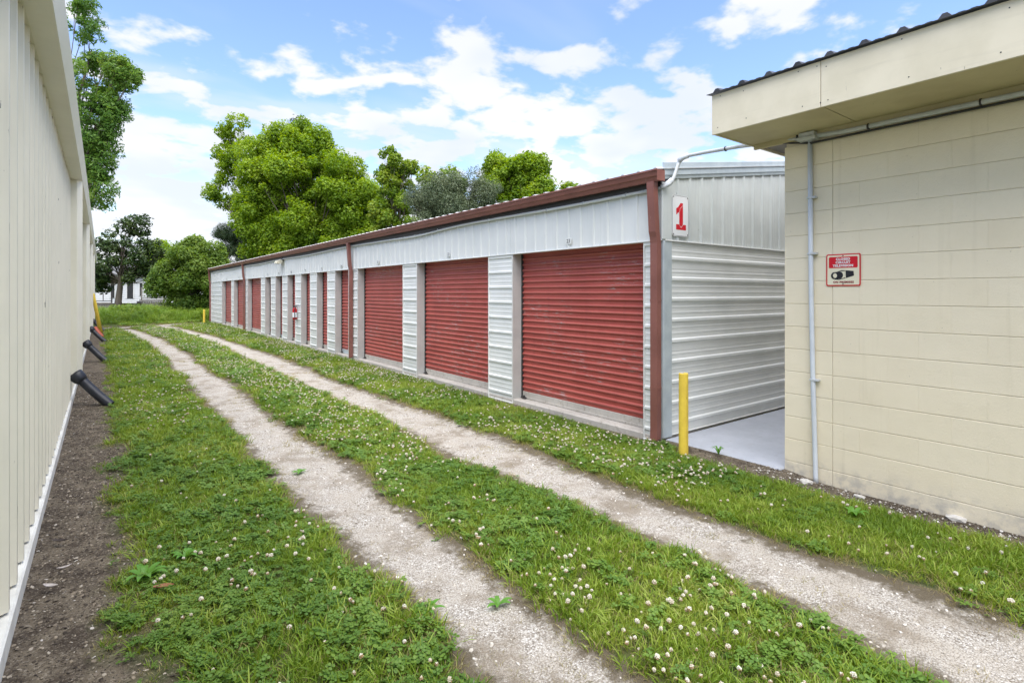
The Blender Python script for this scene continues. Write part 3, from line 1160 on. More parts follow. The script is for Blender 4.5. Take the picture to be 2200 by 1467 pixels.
ring_y(rrect(sx0 + 0.006, sx1 - 0.006, sz0 + 0.006, sz1 - 0.006, 0.032), rrect(sx0 + 0.009, sx1 - 0.009, sz0 + 0.009, sz1 - 0.009, 0.03), sy - 0.004, sy - 0.0031).build('border_line', 'ink_black', one)
cx = (sx0 + sx1) / 2 + 0.01
bz = sz0 + 0.075
stem = [(cx - 0.032, bz + 0.058), (cx - 0.032, bz + 0.20), (cx - 0.088, bz + 0.165), (cx - 0.088, bz + 0.235), (cx - 0.055, bz + 0.25), (cx - 0.01, bz + 0.30), (cx + 0.034, bz + 0.30), (cx + 0.034, bz + 0.062), (cx + 0.001, bz + 0.032)]
foot = [(cx - 0.09, bz), (cx + 0.09, bz), (cx + 0.09, bz + 0.06), (cx + 0.042, bz + 0.06), (cx + 0.001, bz + 0.022), (cx - 0.042, bz + 0.06), (cx - 0.09, bz + 0.06)]
num = plate_y(stem, sy - 0.0042, sy - 0.0031)
num.prism(foot, lambda a, b: (a, sy - 0.0042, b), lambda a, b: (a, sy - 0.0031, b))
num.build('numeral', 'sign_red', one)
mb = MB()
lw = 0.003
for a, b in (((cx - 0.07, bz + 0.178), (cx - 0.028, bz + 0.2)), ((cx - 0.028, bz + 0.2), (cx - 0.02, bz + 0.235)), ((cx - 0.02, bz + 0.235), (cx + 0.028, bz + 0.272))):
    dx, dz = b[0] - a[0], b[1] - a[1]
    l = math.hypot(dx, dz)
    nx, nz = -dz / l * lw / 2, dx / l * lw / 2
    mb.prism([(a[0] - nx, a[1] - nz), (b[0] - nx, b[1] - nz), (b[0] + nx, b[1] + nz), (a[0] + nx, a[1] + nz)], lambda u, w: (u, sy - 0.005, w), lambda u, w: (u, sy - 0.0043, w))
mb.build('numeral_line', 'sign_white', one)
for a in (sx0 + 0.025, sx1 - 0.025):
    for b in (sz0 + 0.025, sz1 - 0.025):
        mb = MB()
        mb.tube([(a, sy - 0.008, b), (a, sy - 0.0032, b)], 0.005, 8)
        mb.build('screw', 'dark_metal', one)

# ------------------------------------------------------------------ cream metal building on the left
LY0, LY1 = -3.0, 36.5
left = thing('metal_building', 'cream ribbed metal building running along the left side', 'building', (XW, 0, 0))
mb = MB()
mb.bbox((-9.0, LY0, -0.3), (XW + 0.012, LY1, 0.085), 0.01)
mb.build('slab', 'slab_white', left)
mb = MB()
mb.box((-8.9, LY0 + 0.05, 0.086), (XW - 0.05, LY1 - 0.05, 3.2))
mb.build('inner_wall', 'cream_metal', left)
WT = 3.24
pw = 0.9144
pr = solid_profile(rib_profile(pw - 0.002, 0.3048, 0.030, 0.075, 0.036, 0.08, 0.004, 0.045), -0.008)
wp = None
y = LY0
i = 0
while y < LY1 - 0.5:
    if wp is None:
        mb = MB()
        mb.prism(pr, lambda s, n: (XW - 0.034 + n, y + s, 0.10), lambda s, n: (XW - 0.034 + n, y + s, WT))
        wp = mb.build('wall_panel', 'cream_metal', left, loc=(0, y, 0))
    else:
        copy_of(wp, left, (((i * 5) % 3 - 1) * 0.0015, y, 0))
    y += pw
    i += 1
# fastener rows on the nearest sheets
scr = None
for zz in (0.62, 1.55, 2.45):
    for q in range(34):
        ys_ = 2.2 + 0.3048 * q + 0.06
        if scr is None:
            mb = MB()
            mb.tube([(XW - 0.034, ys_, zz), (XW - 0.0285, ys_, zz)], [0.0075, 0.006], 6)
            scr = mb.build('screw', 'galv_trim', left, loc=(0, ys_, zz))
        else:
            copy_of(scr, left, (0, ys_ + random.uniform(-.012, .012), zz + random.uniform(-.01, .01)))
# eave: soffit strip, box gutter
mb = MB()
mb.prism([(-0.215, 3.205), (-0.175, 3.345), (-0.19, 3.35), (-0.205, 3.30), (-0.40, 3.30), (-0.40, 3.222), (-0.345, 3.205)], lambda x, z: (x, LY0, z), lambda x, z: (x, LY1, z))
mb.build('gutter', 'cream_trim', left)
mb = MB()
mb.prism(solid_profile(rib_profile(LY1 - LY0, 0.3048, 0.03, 0.07, 0.03, 0.08, 0), -0.01), lambda s, n: (-0.26, LY0 + s, 3.345 + n), lambda s, n: (-5.0, LY0 + s, 3.345 + 0.6 + n))
mb.build('roof', 'roof_pale', left)
DSY = (9.95, 16.1, 22.6, 28.75)
for yd in DSY:
    mb = MB()
    xo, xi = -0.218, XW - 0.004
    poly = [(xi, yd - 0.055), (xo - 0.062, yd - 0.055), (xo - 0.054, yd - 0.05), (xo, yd + 0.04), (xo, yd + 0.075), (xi, yd + 0.075)]
    mb.prism(poly, lambda a, b: (a, b, 0.47), lambda a, b: (a, b, 3.21))
    # elbow kicking out at the foot
    mb.prism(poly, lambda a, b: (a + 0.035, b - 0.01, 0.375), lambda a, b: (a, b, 0.4699))
    ds = mb.build('downspout', 'cream_trim', left)
    mb = MB()
    mb.box((xi - 0.002, yd - 0.058, 1.9), (xo - 0.06, yd - 0.0555, 1.93))
    mb.build('strap', 'cream_trim', ds)

ORD = ('nearest black corrugated drain pipe angling from cream downspout to grass', 'second black corrugated drain pipe along the foot of the cream wall',
       'third black corrugated drain pipe along the cream wall, before the orange piece', 'farthest black corrugated drain pipe by the yellow leaning guard')
for k, yd in enumerate(DSY):
    pipe = thing('drain_pipe', ORD[k], 'drain pipe', (-0.27, yd, 0.0), 'black drain pipes below the downspouts')
    a = Vector((-0.272, yd - 0.02, 0.40))
    b = Vector((0.10, yd - 0.18 - 0.03 * k, -0.02))
    d = (b - a).normalized()
    # adapter: squarish funnel hugging the downspout
    mb = MB()
    mb.smooth = True
    mb.tube([a - d * 0.05, a + d * 0.0, a + d * 0.05, a + d * 0.10], [0.096, 0.094, 0.088, 0.068], 14)
    mb.build('adapter', 'black_plastic', pipe)
    mb = MB()
    mb.smooth = True
    pts, rr = [], []
    L_ = (b - a).length - 0.08
    n = 44
    for q in range(n + 1):
        f = q / n
        sag = -0.012 * math.sin(PI * f)
        pts.append(a + d * (0.09 + L_ * f) + Vector((0, 0, sag)))
        rr.append(0.060 + (0.006 if q % 2 else 0.0))
    mb.tube(pts, rr, 14)
    mb.build('corrugated_hose', 'black_plastic', pipe)
mb = MB()
mb.smooth = True
pts = [Vector((-0.20, 24.3, 0.34)).lerp(Vector((0.0, 24.1, 0.0)), q / 16) for q in range(17)]
mb.tube(pts, [0.085 + (0.008 if q % 2 else 0) for q in range(17)], 12)
tag(mb.build('drain_hose', 'orange_plastic', loc=(-0.1, 24.2, 0)), 'short orange red corrugated hose leaning between the black drain pipes', 'hose')
mb = MB()
mb.smooth = True
mb.tube([(-0.28, 27.2, 1.55), (-0.26, 27.2, 1.5), (-0.02, 27.15, -0.03)], [0.05, 0.055, 0.075], 12)
tag(mb.build('yellow_guard', 'yellow_paint', loc=(-0.1, 27.2, 0)), 'yellow guard post leaning against far end of cream wall', 'post')

# ------------------------------------------------------------------ block building on the right
blk = thing('block_building', 'cream painted concrete block building with overhanging eave at right', 'building', (XB, 2.447, 0))
CH, BL = 0.2032, 0.4064
Z0 = 1.498 - 8 * CH          # lowest joint, just below the soil
YC = 2.447
mb = MB()
mb.box((XB + 0.012, -3.0, -0.3), (12.0, YC - 0.012, 3.1))
mb.build('inner_wall', 'block_paint', blk)
half_face = {}


def block_mesh(w):
    """painted block: chamfered face, joints left between neighbours"""
    g, gy, c, cy = 0.0010, 0.0, 0.0042, 0.0004
    mb = MB()
    mb.add([(0.05, -w + gy, g), (0.05, -gy, g), (0.05, -gy, CH - g), (0.05, -w + gy, CH - g),
            (0.0022, -w + gy, g), (0.0022, -gy, g), (0.0022, -gy, CH - g), (0.0022, -w + gy, CH - g),
            (0, -w + gy + cy, g + c), (0, -gy - cy, g + c), (0, -gy - cy, CH - g - c), (0, -w + gy + cy, CH - g - c)],
           [(0, 1, 2, 3), (0, 4, 5, 1), (1, 5, 6, 2), (2, 6, 7, 3), (3, 7, 4, 0), (4, 8, 9, 5), (5, 9, 10, 6), (6, 10, 11, 7), (7, 11, 8, 4), (8, 11, 10, 9)])
    me = D.meshes.new('block')
    me.from_pydata(mb.v, [], mb.f)
    me.materials.append(MATS['block_paint'])
    fix_normals(me)
    return me


b_full, b_half = block_mesh(BL), block_mesh(BL / 2)
for c in range(15):
    z = Z0 + c * CH
    row_b = [(YC, b_full, BL)]
    yy = YC - BL - 0.003
    if c % 2 == 0:
        row_b.append((yy, b_half, BL / 2))
        yy -= BL / 2
    while yy > -1.6:
        row_b.append((yy, b_full, BL))
        yy -= BL
    for yb, me, w in row_b:
        o = D.objects.new('block', me)
        o.parent = blk
        o.location = (random.uniform(-0.0005, 0.0005), yb - YC, z)
        COL.objects.link(o)
# end wall blocks at the corner (seen from the passage)
mb = MB()
mb.box((XB + 0.052, YC - 0.011, -0.3), (12.0, YC - 0.001, 3.1))
mb.build('end_wall', 'block_paint', blk)
# eave
FX, FY, FZ0, FZ1 = 4.30, 2.756, 3.0, 3.335
fy = FY
for w in (0.911, 2.438, 2.2):
    mb = MB()
    mb.bbox((FX, fy - w + 0.002, FZ0 - 0.012), (FX + 0.02, fy - 0.002, FZ1), 0.002)
    mb.build('fascia_board', 'fascia_paint', blk)
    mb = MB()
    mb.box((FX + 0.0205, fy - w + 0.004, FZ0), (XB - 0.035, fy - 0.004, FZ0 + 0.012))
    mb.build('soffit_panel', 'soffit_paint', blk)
    fy -= w
mb = MB()
mb.bbox((FX + 0.021, FY - 0.022, FZ0 - 0.008), (12.0, FY - 0.003, FZ1 - 0.02), 0.002)
mb.build('end_fascia', 'fascia_paint', blk)
mb = MB()
mb.box((FX + 0.03, FY - 5.4, FZ0 + 0.014), (12.0, FY - 0.03, FZ1 - 0.03))
mb.build('eave_frame', 'deck_wood', blk)
mb = MB()
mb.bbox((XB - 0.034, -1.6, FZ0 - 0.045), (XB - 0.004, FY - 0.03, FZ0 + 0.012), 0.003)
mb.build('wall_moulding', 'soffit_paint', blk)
pr = solid_profile(rib_profile(5.5, SP, 0.028, 0.07, 0.026, 0.10, 0.004, 0.05), -0.004)
mb = MB()
mb.prism(pr, lambda s, n: (FX - 0.035, FY + 0.03 - s, FZ1 + 0.010 + n), lambda s, n: (12.0, FY + 0.03 - s, FZ1 + 0.016 + 1.1 + n))
mb.build('roof', 'roof_dark', blk)
for ya in (2.70, 2.45, 2.0, 1.87, 1.80, 1.3, 0.8, 0.3):
    for zz in (FZ0 + 0.04, FZ1 - 0.035):
        mb = MB()
        jy, jz = random.uniform(-0.03, 0.03), random.uniform(-0.02, 0.02)
        mb.tube([(FX - 0.0015, ya + jy, zz + jz), (FX + 0.004, ya + jy, zz + jz)], 0.0045, 6)
        mb.build('nail', 'dark_metal', blk)

# ------------------------------------------------------------------ conduits
con = thing('overhead_conduit', 'grey metal conduit crossing from block eave along storage header', 'conduit', (4.95, 2.4, 2.9))
mb = MB()
mb.smooth = True
pts = [(4.925, -1.6, 2.935), (4.925, 1.0, 2.935), (4.93, 1.9, 2.94), (4.955, 2.3, 2.968), (4.985, 2.62, 3.005), (5.0, 2.9, 3.035), (5.015, 3.3, 3.06), (5.02, 3.535, 3.068), (5.018, 3.57, 3.064), (5.005, 3.592, 3.04), (4.935, 3.612, 2.86), (4.905, 3.617, 2.80), (4.885, 3.63, 2.768), (4.86, 3.67, 2.745),
       (4.845, 3.80, 2.735), (4.84, 3.93, 2.728)]
mb.tube(pts, 0.0195, 12)
mb.build('pipe', 'conduit_grey', con)
mb = MB()
mb.smooth = True
pts = []
yy = 3.93
while yy < 33.9:
    z = 2.728 - 0.0014 * (yy - 3.9) + 0.012 * math.sin(yy * 1.05) * min(1, (yy - 3.9) / 2) - (0.03 * math.exp(-((yy - 9.4) / 0.9) ** 2))
    pts.append((4.842, yy, z))
    yy += 0.35
mb.tube(pts, 0.02, 8)
mb.build('header_run', 'white_metal', con)
mb = MB()
mb.smooth = True
mb.tube([(4.945, -1.6, 2.90), (4.945, 2.2, 2.905), (4.965, 2.55, 2.985)], 0.009, 8)
mb.build('thin_cable', 'dark_metal', con)
for yy in (1.05, 1.75, 2.32, 3.05, 4.2, 4.9, 5.6, 7.0, 8.6):
    mb = MB()
    if yy < 2.7:
        f = (yy, 2.936 if yy < 2 else 2.99, 4.927 if yy < 2 else 4.957)
    elif yy < 3.5:
        f = (yy, 3.044, 5.006)
    else:
        f = (yy, 2.728 - 0.0014 * (yy - 3.9) + 0.012 * math.sin(yy * 1.05) * min(1, (yy - 3.9) / 2), 4.842)
    mb.tube([(f[2], yy - 0.006, f[1]), (f[2], yy + 0.006, f[1])], 0.0255, 10)
    mb.build('coupling', 'dark_metal' if yy < 3.5 else 'conduit_grey', con)
for a, b in (((5.02, 3.50, 3.07), (4.99, 3.595, 3.02)), ((4.905, 3.615, 2.815), (4.85, 3.72, 2.742))):
    mb = MB()
    mb.smooth = True
    mid = (Vector(a) + Vector(b)) / 2 + Vector((0.004, 0.012, -0.01 if a[2] < 3 else 0.012))
    mb.tube([a, mid, b], 0.028, 10)
    mb.build('elbow', 'pvc_white', con)

vc = thing('wall_conduit', 'thin white vertical conduit strapped to the cream block wall', 'conduit', (XB - 0.03, 2.18, 0))
mb = MB()
mb.smooth = True
mb.tube([(XB - 0.024, 2.215, 2.95), (XB - 0.024, 2.205, 1.6), (XB - 0.026, 2.19, 0.9), (XB - 0.028, 2.165, 0.0), (XB - 0.028, 2.163, -0.06)], 0.0195, 12)
mb.build('pipe', 'pvc_white', vc)
for zz, yy in ((2.42, 2.211), (1.93, 2.207), (0.83, 2.189)):
    mb = MB()
    mb.bbox((XB - 0.047, yy - 0.052, zz), (XB - 0.002, yy + 0.022, zz + 0.018), 0.002)
    mb.build('strap', 'conduit_grey', vc)
mb = MB()
mb.bbox((XB - 0.11, 2.14, 2.925), (XB - 0.003, 2.29, 2.955), 0.004)
mb.bbox((XB - 0.10, 2.15, 2.9555), (XB - 0.003, 2.28, 2.995), 0.006)
mb.build('junction_box', 'conduit_grey', vc)

# ------------------------------------------------------------------ surveillance sign
cy0, cy1, cz0, cz1 = 2.088, 1.822, 1.655, 1.925      # left/right edge as seen
sgx = XB - 0.006
cs = thing('warning_sign', 'red bordered closed circuit television sign on block wall', 'sign', (sgx, cy0, cz0))


def plate_x(poly, x0, x1):
    """poly in (across, up) measured from the sign's lower left corner"""
    mb = MB()
    mb.prism(poly, lambda a, b: (x0, cy0 - a, cz0 + b), lambda a, b: (x1, cy0 - a, cz0 + b))
    return mb


SW, SH = cy0 - cy1, cz1 - cz0
plate_x(rrect(0, SW, 0, SH, 0.014), sgx - 0.002, sgx).build('border', 'sign_red', cs)
plate_x(rrect(0.010, SW - 0.010, 0.010, SH - 0.010, 0.007), sgx - 0.003, sgx - 0.0021).build('panel', 'sign_cream', cs)
hd = plate_x(rrect(0.022, SW - 0.022, 0.152, SH - 0.024, 0.010), sgx - 0.004, sgx - 0.0031).build('red_header', 'sign_red', cs)
for ln, (t, zz) in enumerate((('CLOSED', 0.225), ('CIRCUIT', 0.198), ('TELEVISION', 0.170))):
    text_part(t, 0.027, 'sign_white', hd, (sgx - 0.0052, cy0 - SW / 2, cz0 + zz), (0, -1, 0), (0, 0, 1), 0.0012, 1.12, 0.001)
text_part('ON PREMISES', 0.0235, 'sign_maroon', cs, (sgx - 0.0042, cy0 - SW / 2 - 0.003, cz0 + 0.032), (0, -1, 0), (0, 0, 1), 0.0008, 1.16, 0.001)
cp = thing('camera_symbol', '', '', (0, 0, 0))
for key in ('label', 'category'):
    del cp[key]
cp.parent = cs


def sym(poly, mat, lay, name):
    plate_x(poly, sgx - 0.0032 - 0.0008 * lay, sgx - 0.0031).build(name, mat, cp)


def ell(cx_, cz_, rx, rz_, n=20):
    return [(cx_ + rx * math.cos(2 * PI * q / n), cz_ + rz_ * math.sin(2 * PI * q / n)) for q in range(n)]


sym([(0.068, 0.055), (0.102, 0.052), (0.150, 0.064), (0.213, 0.084), (0.217, 0.088), (0.213, 0.124), (0.160, 0.131), (0.120, 0.133), (0.080, 0.118)], 'ink_black', 1, 'body')
sym([(0.098, 0.057), (0.126, 0.064), (0.148, 0.072), (0.146, 0.124), (0.108, 0.123)], 'sign_cream', 2, 'face')
sym([(0.150, 0.066), (0.155, 0.070), (0.152, 0.128), (0.147, 0.128)], 'sign_cream', 2, 'edge')
sym(ell(0.106, 0.091, 0.028, 0.031), 'ink_black', 3, 'barrel')
sym([(0.066, 0.118), (0.066, 0.058), (0.106, 0.060), (0.106, 0.121)], 'ink_black', 3.5, 'barrel_side')
sym(ell(0.066, 0.088, 0.026, 0.030), 'ink_black', 4, 'lens_rim')
sym(ell(0.069, 0.088, 0.0185, 0.021), 'sign_cream', 5, 'lens')
sym(ell(0.066, 0.088, 0.0165, 0.0185), 'ink_black', 5.6, 'lens_shade')
sym(ell(0.0705, 0.0885, 0.0145, 0.0165), 'sign_cream', 6.2, 'lens_glass')
for zz in (0.016, SH - 0.016):
    mb = MB()
    mb.tube([(sgx - 0.006, cy0 - SW / 2, cz0 + zz), (sgx - 0.0028, cy0 - SW / 2, cz0 + zz)], 0.0045, 8)
    mb.build('screw', 'dark_metal', cs)

# ------------------------------------------------------------------ bollards


def bollard(x, y, z0, z1, r, label):
    o = thing('bollard', label, 'bollard', (x, y, z0), 'yellow bollards')
    mb = MB()
    mb.smooth = True
    mb.tube([(x, y, z0 - 0.1), (x, y, z1 - 0.008)], r, 20, False)
    mb.smooth = False
    mb.tube([(x, y, z1 - 0.008), (x, y, z1)], [r, r * 0.93], 20)
    mb.build('post', 'yellow_paint', o)
    mb = MB()
    mb.tube([(x - 0.01, y + 0.01, z1 + 0.0002), (x - 0.01, y + 0.01, z1 + 0.004)], r * 0.45, 10)
    mb.build('fill_plug', 'concrete', o)


bollard(4.70, 3.33, -0.03, 0.785, 0.047, 'yellow steel bollard standing in front of the painted passage')
bollard(4.33, 32.7, -0.03, 0.70, 0.052, 'small yellow bollard beyond the far end of the storage row')

# ------------------------------------------------------------------ extinguisher and wall lamp
fx = thing('fire_extinguisher', 'red fire extinguisher hanging on a white pier of storage row', 'extinguisher', (4.80, 17.55, 0.72))
mb = MB()
mb.smooth = True
mb.tube([(4.80, 17.55, 0.76), (4.80, 17.55, 0.775), (4.80, 17.55, 1.06), (4.80, 17.55, 1.12), (4.80, 17.55, 1.15)], [0.055, 0.068, 0.068, 0.045, 0.022], 16)
mb.build('cylinder', 'red_tank', fx)
mb = MB()
mb.tube([(4.80, 17.55, 0.83), (4.80, 17.55, 0.98)], 0.0695, 16, False)
mb.build('paper_label', 'sign_white', fx)
mb = MB()
mb.box((4.76, 17.535, 1.151), (4.87, 17.565, 1.175))
mb.box((4.74, 17.54, 1.19), (4.86, 17.56, 1.203))
mb.box((4.79, 17.54, 1.176), (4.81, 17.56, 1.19))
mb.build('handle', 'dark_metal', fx)
mb = MB()
mb.tube([(4.80, 17.52, 1.16), (4.77, 17.46, 1.10), (4.77, 17.46, 0.95), (4.775, 17.465, 0.80), (4.78, 17.46, 0.74)], 0.011, 8)
mb.build('hose', 'black_plastic', fx)
lp = thing('flood_light', 'small beige flood light under the brown gutter of storage row', 'light', (4.80, 19.2, 2.6))
mb = MB()
mb.bbox((4.82, 19.1, 2.66), (4.862, 19.3, 2.76), 0.006)
mb.build('base', 'dark_metal', lp)
mb = MB()
mb.prism([(4.80, 2.70), (4.66, 2.66), (4.63, 2.58), (4.76, 2.56), (4.815, 2.62)], lambda x, z: (x, 19.02, z), lambda x, z: (x, 19.38, z))
mb.build('lamp_head', 'lamp_shade', lp)

# ------------------------------------------------------------------ trees


def pxy(px, py, d):
    """world point at view depth d behind image point (px, py) of the photograph's frame"""
    s, c = math.sin(YAW), math.cos(YAW)
    u, v = (px - 1100) / F_PX, (HOR - py) / F_PX
    return np.array([d * (s + c * u), d * (c - s * u), CAM_Z + d * v])


VIEW_R = np.array([math.cos(YAW), -math.sin(YAW), 0])
VIEW_F = np.array([math.sin(YAW), math.cos(YAW), 0])


def tree(name, label, d, base_px, lobes, leaf, mat, nleaf, clump_r, trunk_r, seed, clump_n, aspect=0.55, gap=0.0, droop=0.0, shell=0.55, branch=True, needle=False, group=None, base_z=-0.05, twigs=0, lim=0.18):
    """lobes: (px, py, rx, ry, weight) ellipses that outline the crown in the picture, given real depth"""
    rg = np.random.default_rng(seed)
    b = pxy(base_px, HOR, d)
    root = thing(name, label, 'tree', (b[0], b[1], base_z), group)
    base = np.array([b[0], b[1], base_z])
    k = d / F_PX
    clumps = []
    tw = sum(l[4] for l in lobes)
    for (px, py, rx, ry, w) in lobes:
        n = max(2, int(round(clump_n * w / tw)))
        c = pxy(px, py, d)
        rd = 0.75 * (rx + ry) / 2
        for _ in range(n):
            v = rg.normal(size=3)
            v /= np.linalg.norm(v)
            r = shell + (1 - shell) * rg.random() ** 0.5 if rg.random() < 0.8 else rg.random()
            p = c + k * (VIEW_R * v[0] * rx * r + VIEW_F * v[1] * rd * r + np.array([0, 0, 1.0]) * v[2] * ry * r)
            clumps.append((p, clump_r * (0.42 + 1.15 * rg.random() ** 1.4), c))
    # trunk and limbs
    mb = MB()
    mb.smooth = True
    allc = np.array([q[0] for q in clumps])
    top = allc[:, 2].max()
    cen = allc.mean(0)
    tp = []
    H = top - base_z
    ntr = 7
    for q in range(ntr):
        f = q / (ntr - 1)
        off = (cen[:2] - base[:2]) * f ** 1.6 * 0.9
        tp.append(Vector((base[0] + off[0] + rg.normal() * 0.05 * H * 0.1, base[1] + off[1] + rg.normal() * 0.05 * H * 0.1, base_z - 0.15 + H * 0.86 * f)))
    mb.tube(tp, [trunk_r * (1.35 if q == 0 else 1 - 0.88 * q / (ntr - 1)) for q in range(ntr)], 9)
    trunk = mb.build('trunk', 'bark', root)
    if branch:
        mb = MB()
        mb.smooth = True
        for (p, r, c) in clumps:
            if rg.random() < (0.82 if len(clumps) > 150 else 0.5) and len(clumps) > 60:
                continue
            hz = (p[2] - base_z) / H
            f = min(0.92, max(lim, hz * 0.72 - 0.05))
            i0 = int(f * (ntr - 1))
            ff = f * (ntr - 1) - i0
            s0 = tp[i0].lerp(tp[min(i0 + 1, ntr - 1)], ff)
            e = Vector(p)
            mid = s0.lerp(e, 0.5) + Vector((0, 0, -0.06 * (e - s0).length)) + Vector(rg.normal(size=3)) * 0.06 * (e - s0).length
            r0 = trunk_r * (1 - 0.88 * f) * 0.36
            mb.tube([s0, mid, e], [r0, r0 * 0.55, r0 * 0.14 + 0.006], 5, False)
            for _ in range(twigs):
                v = rg.normal(size=3)
                v = v / np.linalg.norm(v) * r * 1.1
                mb.tube([mid.lerp(e, 0.6), e + Vector(v) * 0.5, e + Vector(v)], [r0 * 0.25 + 0.005, 0.01, 0.004], 4, False)
        mb.build('limbs', 'bark', root)
    # foliage
    rad = np.array([q[1] for q in clumps])
    pr_ = rad ** 2 / (rad ** 2).sum()
    ci = rg.choice(len(clumps), size=nleaf, p=pr_)
    v = rg.normal(size=(nleaf, 3))
    v /= np.linalg.norm(v, axis=1)[:, None]
    v[:, 2] = np.where(v[:, 2] < -0.3, v[:, 2] * 0.8, v[:, 2])
    rr = rad[ci] * (0.35 + 0.65 * rg.random(nleaf) ** 0.45)
    # knobbly clump outline
    rr *= 0.78 + 0.5 * vnoise(v[:, 0] * 3 + ci * 3.7, v[:, 1] * 3 + v[:, 2] * 2, 1.3, seed)
    C = allc[ci] + v * rr[:, None] * np.array([1.0, 1.0, 1.06])
    C[:, 2] -= droop * (rr ** 2) * 0.25
    if gap:
        keep = (0.5 * vnoise(C[:, 0] + 0.37 * C[:, 2], C[:, 2] * 0.9 + 0.6 * C[:, 1], 1.0 / clump_r, seed + 5) + 0.5 * vnoise(C[:, 1] - 0.4 * C[:, 2], C[:, 2] + 0.5 * C[:, 0], 1.7 / clump_r, seed + 6)) > gap
        C, v = C[keep], v[keep]
    keep = C[:, 2] > base_z + 0.25
    C, v = C[keep], v[keep]
    n = len(C)
    nm = v * 0.55 + np.array([0, 0, 0.55]) + rg.normal(size=(n, 3)) * 0.5
    nm /= np.linalg.norm(nm, axis=1)[:, None]
    t = np.cross(nm, rg.normal(size=(n, 3)))
    t /= np.linalg.norm(t, axis=1)[:, None] + 1e-9
    s = np.cross(nm, t)
    L = leaf * (0.65 + 0.7 * rg.random(n))[:, None]
    if needle:
        P = np.stack([C - t * L, C + s * L * aspect, C + t * L], 1)
        quads_mesh('crown', P, 3, mat, root)
    else:
        P = np.stack([C - t * L * 0.5, C + s * L * aspect * 0.5 + nm * L * 0.06, C + t * L * 0.55, C - s * L * aspect * 0.5 + nm * L * 0.06], 1)
        quads_mesh('crown', P, 4, mat, root)
    return root


GB = 'trees behind the storage row'
tree('broadleaf_tree', 'largest bright green leafy tree rising behind the storage row', 46, 665,
     [(650, 430, 135, 120, 5), (640, 325, 78, 58, 2.2), (560, 420, 62, 105, 2), (745, 440, 70, 85, 2.2), (785, 505, 40, 50, .8), (680, 520, 130, 50, 3), (590, 500, 75, 65, 2)],
     0.185, 'tree_bright', 280000, 0.74, 0.42, 3, 520, 0.7, shell=0.35, gap=0.05, group=GB)
tree('evergreen_tree', 'dark evergreen crown peeking above the largest bright tree', 56, 655,
     [(650, 320, 55, 52, 2), (670, 360, 65, 60, 2), (650, 480, 80, 110, 1.5)], 0.24, 'pine_needle', 32000, 1.0, 0.3, 4, 50, 0.4, group=GB)
tree('airy_tree', 'airy pale green tree with thin branches left of the largest tree', 52, 590,
     [(510, 290, 42, 34, 2), (485, 335, 34, 38, 1.6), (515, 375, 55, 45, 2), (480, 415, 28, 22, .8), (560, 330, 40, 60, 1.4), (560, 460, 40, 60, 1.2)], 0.2, 'tree_bright', 22000, 0.6, 0.2, 5, 90, 0.7, gap=0.38, group=GB, twigs=1)
tree('pine_tree', 'dark sparse pine with layered branches at far end of storage row', 53, 560,
     [(505, 462, 32, 14, 1.2), (487, 500, 26, 10, 1), (492, 542, 34, 10, 1.2), (520, 562, 44, 12, 1.2), (515, 445, 30, 20, 1), (540, 470, 40, 24, 1), (505, 505, 36, 12, 1.2), (545, 540, 70, 22, 1.8), (500, 535, 36, 14, 1), (580, 560, 60, 20, 1.2), (560, 505, 40, 25, 1), (575, 440, 30, 40, .8)],
     0.26, 'pine_needle', 36000, 0.62, 0.2, 6, 90, 0.10, needle=True, group=GB, twigs=2)
tree('slender_tree', 'slender yellow green tree with open crown beside the olive tree', 40, 862,
     [(848, 350, 40, 30, 2), (850, 395, 42, 30, 1.6), (865, 430, 50, 40, 1.8), (840, 470, 45, 50, 1.8), (885, 500, 45, 40, 1.2), (880, 365, 20, 22, .6)], 0.17, 'tree_lime', 26000, 0.42, 0.17, 7, 110, 0.75, gap=0.36, group=GB, twigs=1)
tree('olive_tree', 'dull olive grey green tree with fine leaves behind the storage roof', 34, 985,
     [(985, 430, 95, 52, 4), (930, 460, 60, 50, 2), (1050, 440, 55, 45, 1.6), (1000, 480, 120, 50, 3), (900, 430, 28, 28, .8)], 0.12, 'tree_olive', 70000, 0.62, 0.22, 8, 130, 0.4, shell=0.4, group=GB, twigs=1)
tree('maple_tree', 'rounded bright green tree right of the olive tree', 44, 1115,
     [(1110, 395, 68, 50, 3), (1085, 365, 42, 26, 1.2), (1135, 370, 36, 30, 1.2), (1165, 415, 30, 28, .8), (1100, 450, 80, 50, 2)], 0.19, 'tree_bright', 62000, 0.66, 0.28, 9, 110, 0.75, gap=0.06, group=GB)
tree('small_tree', 'small yellow green treetop at the right end of the tree line', 46, 1222,
     [(1222, 410, 22, 14, 1), (1222, 440, 30, 26, 1)], 0.26, 'tree_lime', 3200, 0.6, 0.14, 10, 16, 0.75, gap=0.2, group=GB)
tree('yellow_tree', 'yellow green treetop peeking above the olive tree', 48, 940,
     [(935, 392, 28, 20, 1), (975, 400, 40, 24, 1), (950, 440, 50, 40, 1)], 0.26, 'tree_lime', 6500, 0.8, 0.2, 20, 26, 0.75, gap=0.15, group=GB)
tree('ash_tree', 'tall feathery green tree rising behind the cream building', 27, 118,
     [(165, 40, 46, 52, 1.6), (205, 165, 62, 50, 2.2), (255, 160, 32, 30, .9), (195, 240, 66, 52, 2.2), (235, 215, 28, 22, .7), (180, 330, 50, 48, 1.6), (205, 315, 34, 30, .9), (190, 410, 42, 44, 1.3), (100, 200, 50, 190, 1.6), (262, 150, 30, 22, .9), (275, 180, 18, 12, .4), (250, 235, 22, 16, .5), (225, 285, 24, 18, .6), (215, 370, 22, 16, .5)],
     0.19, 'tree_ash', 50000, 0.42, 0.26, 11, 190, 0.32, gap=0.42, droop=0.9, twigs=1)
